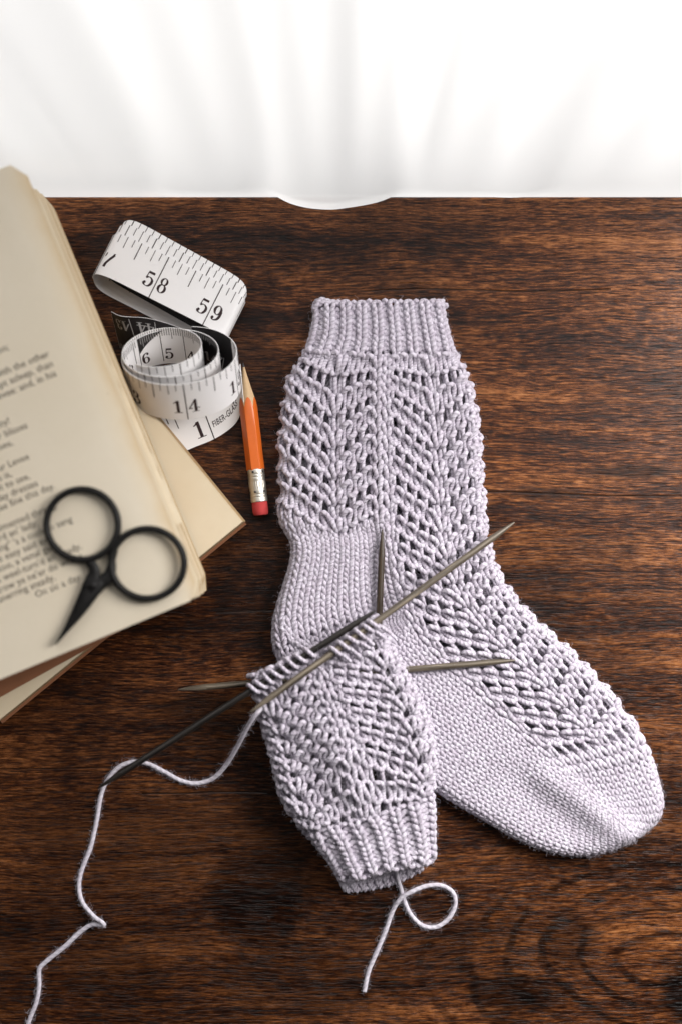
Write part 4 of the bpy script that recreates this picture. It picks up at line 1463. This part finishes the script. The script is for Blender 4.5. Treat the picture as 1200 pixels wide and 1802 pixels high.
def build_work():
    t = thing('sock', 'unfinished lavender sock with ribbed cuff still held on four knitting needles', 'sock', group='pair of lavender knit socks')
    ZR = 0.020
    right = [(664, 1092), (690, 1140), (716, 1190), (745, 1250), (761, 1305), (767, 1350), (763, 1392), (764, 1450), (765, 1518)]
    left = [(444, 1206), (453, 1250), (468, 1300), (482, 1352), (497, 1412), (530, 1462), (562, 1502), (592, 1545)]
    outline = [(600, 960), (640, 1040)] + right + [(775, 1620), (720, 1700), (655, 1660)] + left[::-1] + [(425, 1140), (420, 1060), (500, 970)]
    ol = Outline(outline, ZR, 0.0010)
    r = 0.0076
    cu = px2((680, 1540), ZR); ne = px2((553, 1150), ZR)
    ax = nrm(ne - cu); lg = np.linalg.norm(ne - cu)
    def lift(P):
        f = np.clip(((P - cu) @ ax) / lg, -0.2, 1.15)
        return 0.0005 + 0.0078 * np.clip(f, 0, None) ** 0.8
    def hump(P):
        return 0.0012 * smooth_noise(P, 75, 9) + seg_bump(P, (655, 1450), (590, 1300), 26, 0.0022, ZR) + seg_bump(P, (560, 1390), (500, 1300), 30, -0.0022, ZR) + seg_bump(P, (660, 1180), (690, 1320), 34, -0.0020, ZR)
    def flat(P):
        f = ((P - cu) @ ax) / lg
        return np.ones(len(P))
    sf = folder(ol, r, lift, hump, flat)
    wrap = 60
    n = 20
    nl_rows = 16
    fc = 0.50
    def kind(j, i):
        s = (i + .5) / n
        if j >= nl_rows:
            return 1 if i % 2 == 0 else -1
        if abs(s - fc) < 0.06 or abs(s - 0.22) < 0.03 or abs(s - 0.78) < 0.03:
            return 1
        return 1 if j % 2 == 1 else -1
    def opn(j, i, s):
        if j >= nl_rows or j % 2 != 1 or abs(s - fc) < 0.06:
            return 0.0
        return 1.0 if (s < 0.22 or 0.5 < s < 0.8) else 0.85
    def zig(s, y):
        d = np.abs(np.abs(s - fc) - 0.27) * 330 * 0.75
        A = np.clip(y / 60, 0, 1) * np.clip((300 - y) / 70, 0, 1)
        return (d - 30) * A * -1.0 - 16 * np.sin(PI * np.clip(s * 1.2 - 0.1, 0, 1)) * np.clip((y - 320) / 90, 0, 1)
    rowh = [h for k in range(8) for h in (16, 19)] + [13.5] * 9
    def raise_(j, i):
        return (-0.0008 if j % 2 == 1 else 0.0006) if j < nl_rows else (0.0006 if i % 2 == 0 else -0.0009)
    fabric('knitted_tube', t, left, right, n, rowh, sf, ZR, kind, opn, zig, 0.00110, 0.00110, 3.0, 18, 8, wrap, wrap, raise_, True, 71, 0.24, 1.2, 1.0)
    # far side of the tube: lies lower, shows inside the cuff opening
    def sb(P):
        d, nn = ol(P)
        zz = 0.0013 + lift(P) + 0.0016 * np.clip(1 - d / 0.008, 0, 1)
        return np.concatenate([P, zz[:, None]], 1), np.tile([0, 0, 1.0], (len(P), 1))
    fabric('tube_back', t, [(452, 1212), (470, 1290), (486, 1352), (505, 1412), (540, 1466), (574, 1520), (604, 1584)], [(660, 1098), (700, 1180), (738, 1250), (754, 1310), (758, 1390), (756, 1470), (748, 1545)], 20, [1] * 36, sb, ZR,
           lambda j, i: -1 if i % 2 else 1, None, lambda s, y: 13 * np.sin(PI * np.clip(s, 0, 1)) ** 0.8 * np.clip((y - 330) / 100, 0, 1), 0.00095, 0.0006, 4, 9, 6, 0, 0, None, True, 72, 0.25, 0.3)
    # cast-on edge
    G = Geo()
    edge = spl([(592, 1548), (626, 1532), (660, 1517), (700, 1504), (736, 1505), (762, 1518)], 300)
    m = 15
    for i in range(m):
        u = np.linspace(0, 1, 10)
        idx = np.clip((i + 1.6 * u) / (m + .6) * 299, 0, 299)
        p = np.stack([np.interp(idx, np.arange(300), edge[:, k]) for k in range(2)], 1)
        p[:, 1] += 2.5 * np.cos(PI * u)
        P3, N3 = sf(px2(p, ZR))
        v, q, tr, uv = tube(P3 + N3 * (0.0007 * np.sin(PI * u))[:, None], N3, 0.0010, 8)
        G.add(v, q, tr, uv)
    G.build('cast_on_edge', M_YARN, t)
    build_fuzz(t)
    return t, sf, ZR


NEEDLES = {}


def build_needle(label, a, b_, material, sub=None):
    t = thing('knitting_needle', label, 'knitting needle', group='double pointed needles of the unfinished sock')
    p0, p1 = W(*a), W(*b_)
    L = np.linalg.norm(p1 - p0)
    R = 0.00138
    tip = 0.012
    s = np.r_[0, 0.0006, 0.0016, 0.003, 0.006, 0.009, tip, np.linspace(tip + 0.004, L - tip - 0.004, 20), L - tip, L - 0.009, L - 0.006, L - 0.003, L - 0.0016, L - 0.0006, L]
    e = np.minimum(s, L - s)
    rad = np.interp(e, [0, 0.0006, 0.0016, 0.003, 0.006, 0.009, tip], [0.00012, 0.00032, 0.0005, 0.00068, 0.00098, 0.00122, R])
    C = p0[None] + (p1 - p0)[None] * (s / L)[:, None]
    iA, iB = np.searchsorted(s, tip), np.searchsorted(s, L - tip)
    v, q, tr, uv = tube(C[iA:iB + 1], None, rad[iA:iB + 1], 16, False)
    mesh_np('shaft', v, q, tr, material, t, uv)
    for sl in (slice(0, iA + 1), slice(iB, len(s))):
        v, q, tr, uv = tube(C[sl], None, rad[sl], 16, False)
        uv[:, 1] += s[sl][0] * 1000
        mesh_np('pointed_tip', v, q, tr, material, t, uv)
    NEEDLES[label[:6]] = (p0, p1)
    return p0, p1


def strand(name, pts, parent, rad=0.00100, n=None):
    P = WA(pts)
    C = spl(P, n or max(40, int(len(pts) * 26)))
    v, q, tr, uv = tube(C, None, rad * (1 + 0.05 * smooth_noise(C, 700, 2)), 10)
    o = mesh_np(name, v, q, tr, M_STRAND, parent, uv)
    r = np.random.default_rng(len(pts))
    nf = len(C) * 4
    pick = r.integers(0, len(C), nf)
    d = nrm(r.normal(0, 1, (nf, 3)))
    FUZZ.append((C[pick] + d * rad * 0.9, nrm(d + r.normal(0, .7, (nf, 3)))))
    return o


def build_yarn_and_needles():
    work, sf, ZR = build_work()
    mn = needle_material('driftwood_needle', (0.040, 0.030, 0.021), (0.115, 0.092, 0.066), (0.26, 0.215, 0.16), None)
    md = needle_material('dark_needle', (0.006, 0.005, 0.0045), (0.012, 0.0095, 0.008), (0.026, 0.020, 0.016), None)
    n1 = build_needle('grey brown needle crossing the front of the unfinished sock and pointing past the finished leg', (905, 919, 0.0165), (440, 1254, 0.0365), mn)
    n2 = build_needle('near black needle reaching over the table and across the loose yarn', (662, 1074, 0.0275), (172, 1388, 0.0262), md)
    n3 = build_needle('dark brown needle lying along the heel of the finished sock, one point showing', (673, 931, 0.0135), (652, 1478, 0.0125), needle_material('brown_needle', (0.020, 0.013, 0.008), (0.045, 0.030, 0.018), (0.09, 0.062, 0.038), None))
    n4 = build_needle('pale grey brown needle passing level beneath the unfinished sock with both points showing', (908, 1162, 0.0135), (314, 1214, 0.0125), mn)
    # live stitches on the needles
    def loops(nm, nd_, xs, tail, seed):
        p0, p1 = nd_
        d = nrm(p1 - p0)
        side = nrm(np.cross(d, [0, 0, 1.0]))
        if side[1] > 0:
            side = -side                         # towards the fabric, down the picture
        up = np.cross(side, d); up = up if up[2] > 0 else -up
        r = np.random.default_rng(seed)
        for x in xs:
            lo, hi = 0.0, 1.0
            for _ in range(40):
                m = (lo + hi) / 2
                p = p0 + (p1 - p0) * m
                pxx = p[0] / (CAM_H - p[2]) * FPX + 600
                if pxx > x: lo = m
                else: hi = m
            c = p0 + (p1 - p0) * m
            R = 0.00138 + 0.00085
            lean = d * r.uniform(0.0010, 0.0022)
            pts = []
            for a in np.linspace(-0.6, 3.7, 15):
                pts.append(c + side * math.cos(a) * R * 1.05 + up * math.sin(a) * R + lean * (a - 1.5) / 2.2)
            f = pts[0]; bk = pts[-1]
            pts = [f + side * tail * 1.0 - up * 0.0016 - lean * 1.2, f + side * tail * 0.5 - up * 0.0008 - lean * 0.6] + pts + [bk + side * 0.002 - up * 0.0012, bk + side * 0.005 - up * 0.0016]
            C = spl(np.array(pts), 44)
            v, q, tr, uv = tube(C, np.tile(d, (len(C), 1)), 0.00088, 8)
            mesh_np(nm, v, q, tr, M_YARN, work, uv)
    loops('live_stitch', n2, [447, 459, 473, 487, 501, 515, 530, 546], 0.0065, 1)
    loops('live_stitch', n1, [590, 604, 618, 632, 646, 656], 0.0055, 2)
    loops('live_stitch', n4, [700, 688, 676], 0.004, 3)
    strand('working_yarn', [(470, 1240, .022), (452, 1256, .0240), (438, 1276, .020), (418, 1314, .011), (398, 1347, .004), (374, 1371, .0012), (345, 1379, .0011), (318, 1374, .0012), (288, 1358, .0012), (262, 1345, .0014), (237, 1341, .0016), (210, 1350, .0014), (190, 1372, .0012),
                            (178, 1400, .0011), (171, 1440, .0011), (160, 1490, .0011), (144, 1532, .0011), (139, 1562, .0012), (146, 1590, .0016), (166, 1614, .0030), (180, 1624, .0045), (183, 1629, .0042), (176, 1629, .0030), (160, 1629, .0016), (140, 1642, .0012), (112, 1668, .0011), (80, 1694, .0011),
                            (69, 1708, .0012), (69, 1735, .0011), (64, 1765, .0011), (52, 1796, .0011), (36, 1850, .0011)], work, 0.00090, 620)
    strand('cast_on_tail', [(694, 1518, .005), (700, 1548, .0035), (705, 1564, .0014), (712, 1588, .0012), (724, 1612, .0011), (744, 1630, .0011), (768, 1632, .0011), (790, 1616, .0011), (801, 1592, .0011), (796, 1571, .0012), (776, 1559, .0014),
                            (750, 1560, .0022), (722, 1571, .0034), (703, 1584, .0028), (690, 1606, .0014), (678, 1640, .0011), (662, 1678, .0011), (648, 1712, .0011), (641, 1746, .0011)], work, 0.00090, 360)
    build_fuzz(work, 'yarn_fuzz')


build_sock()
build_yarn_and_needles()
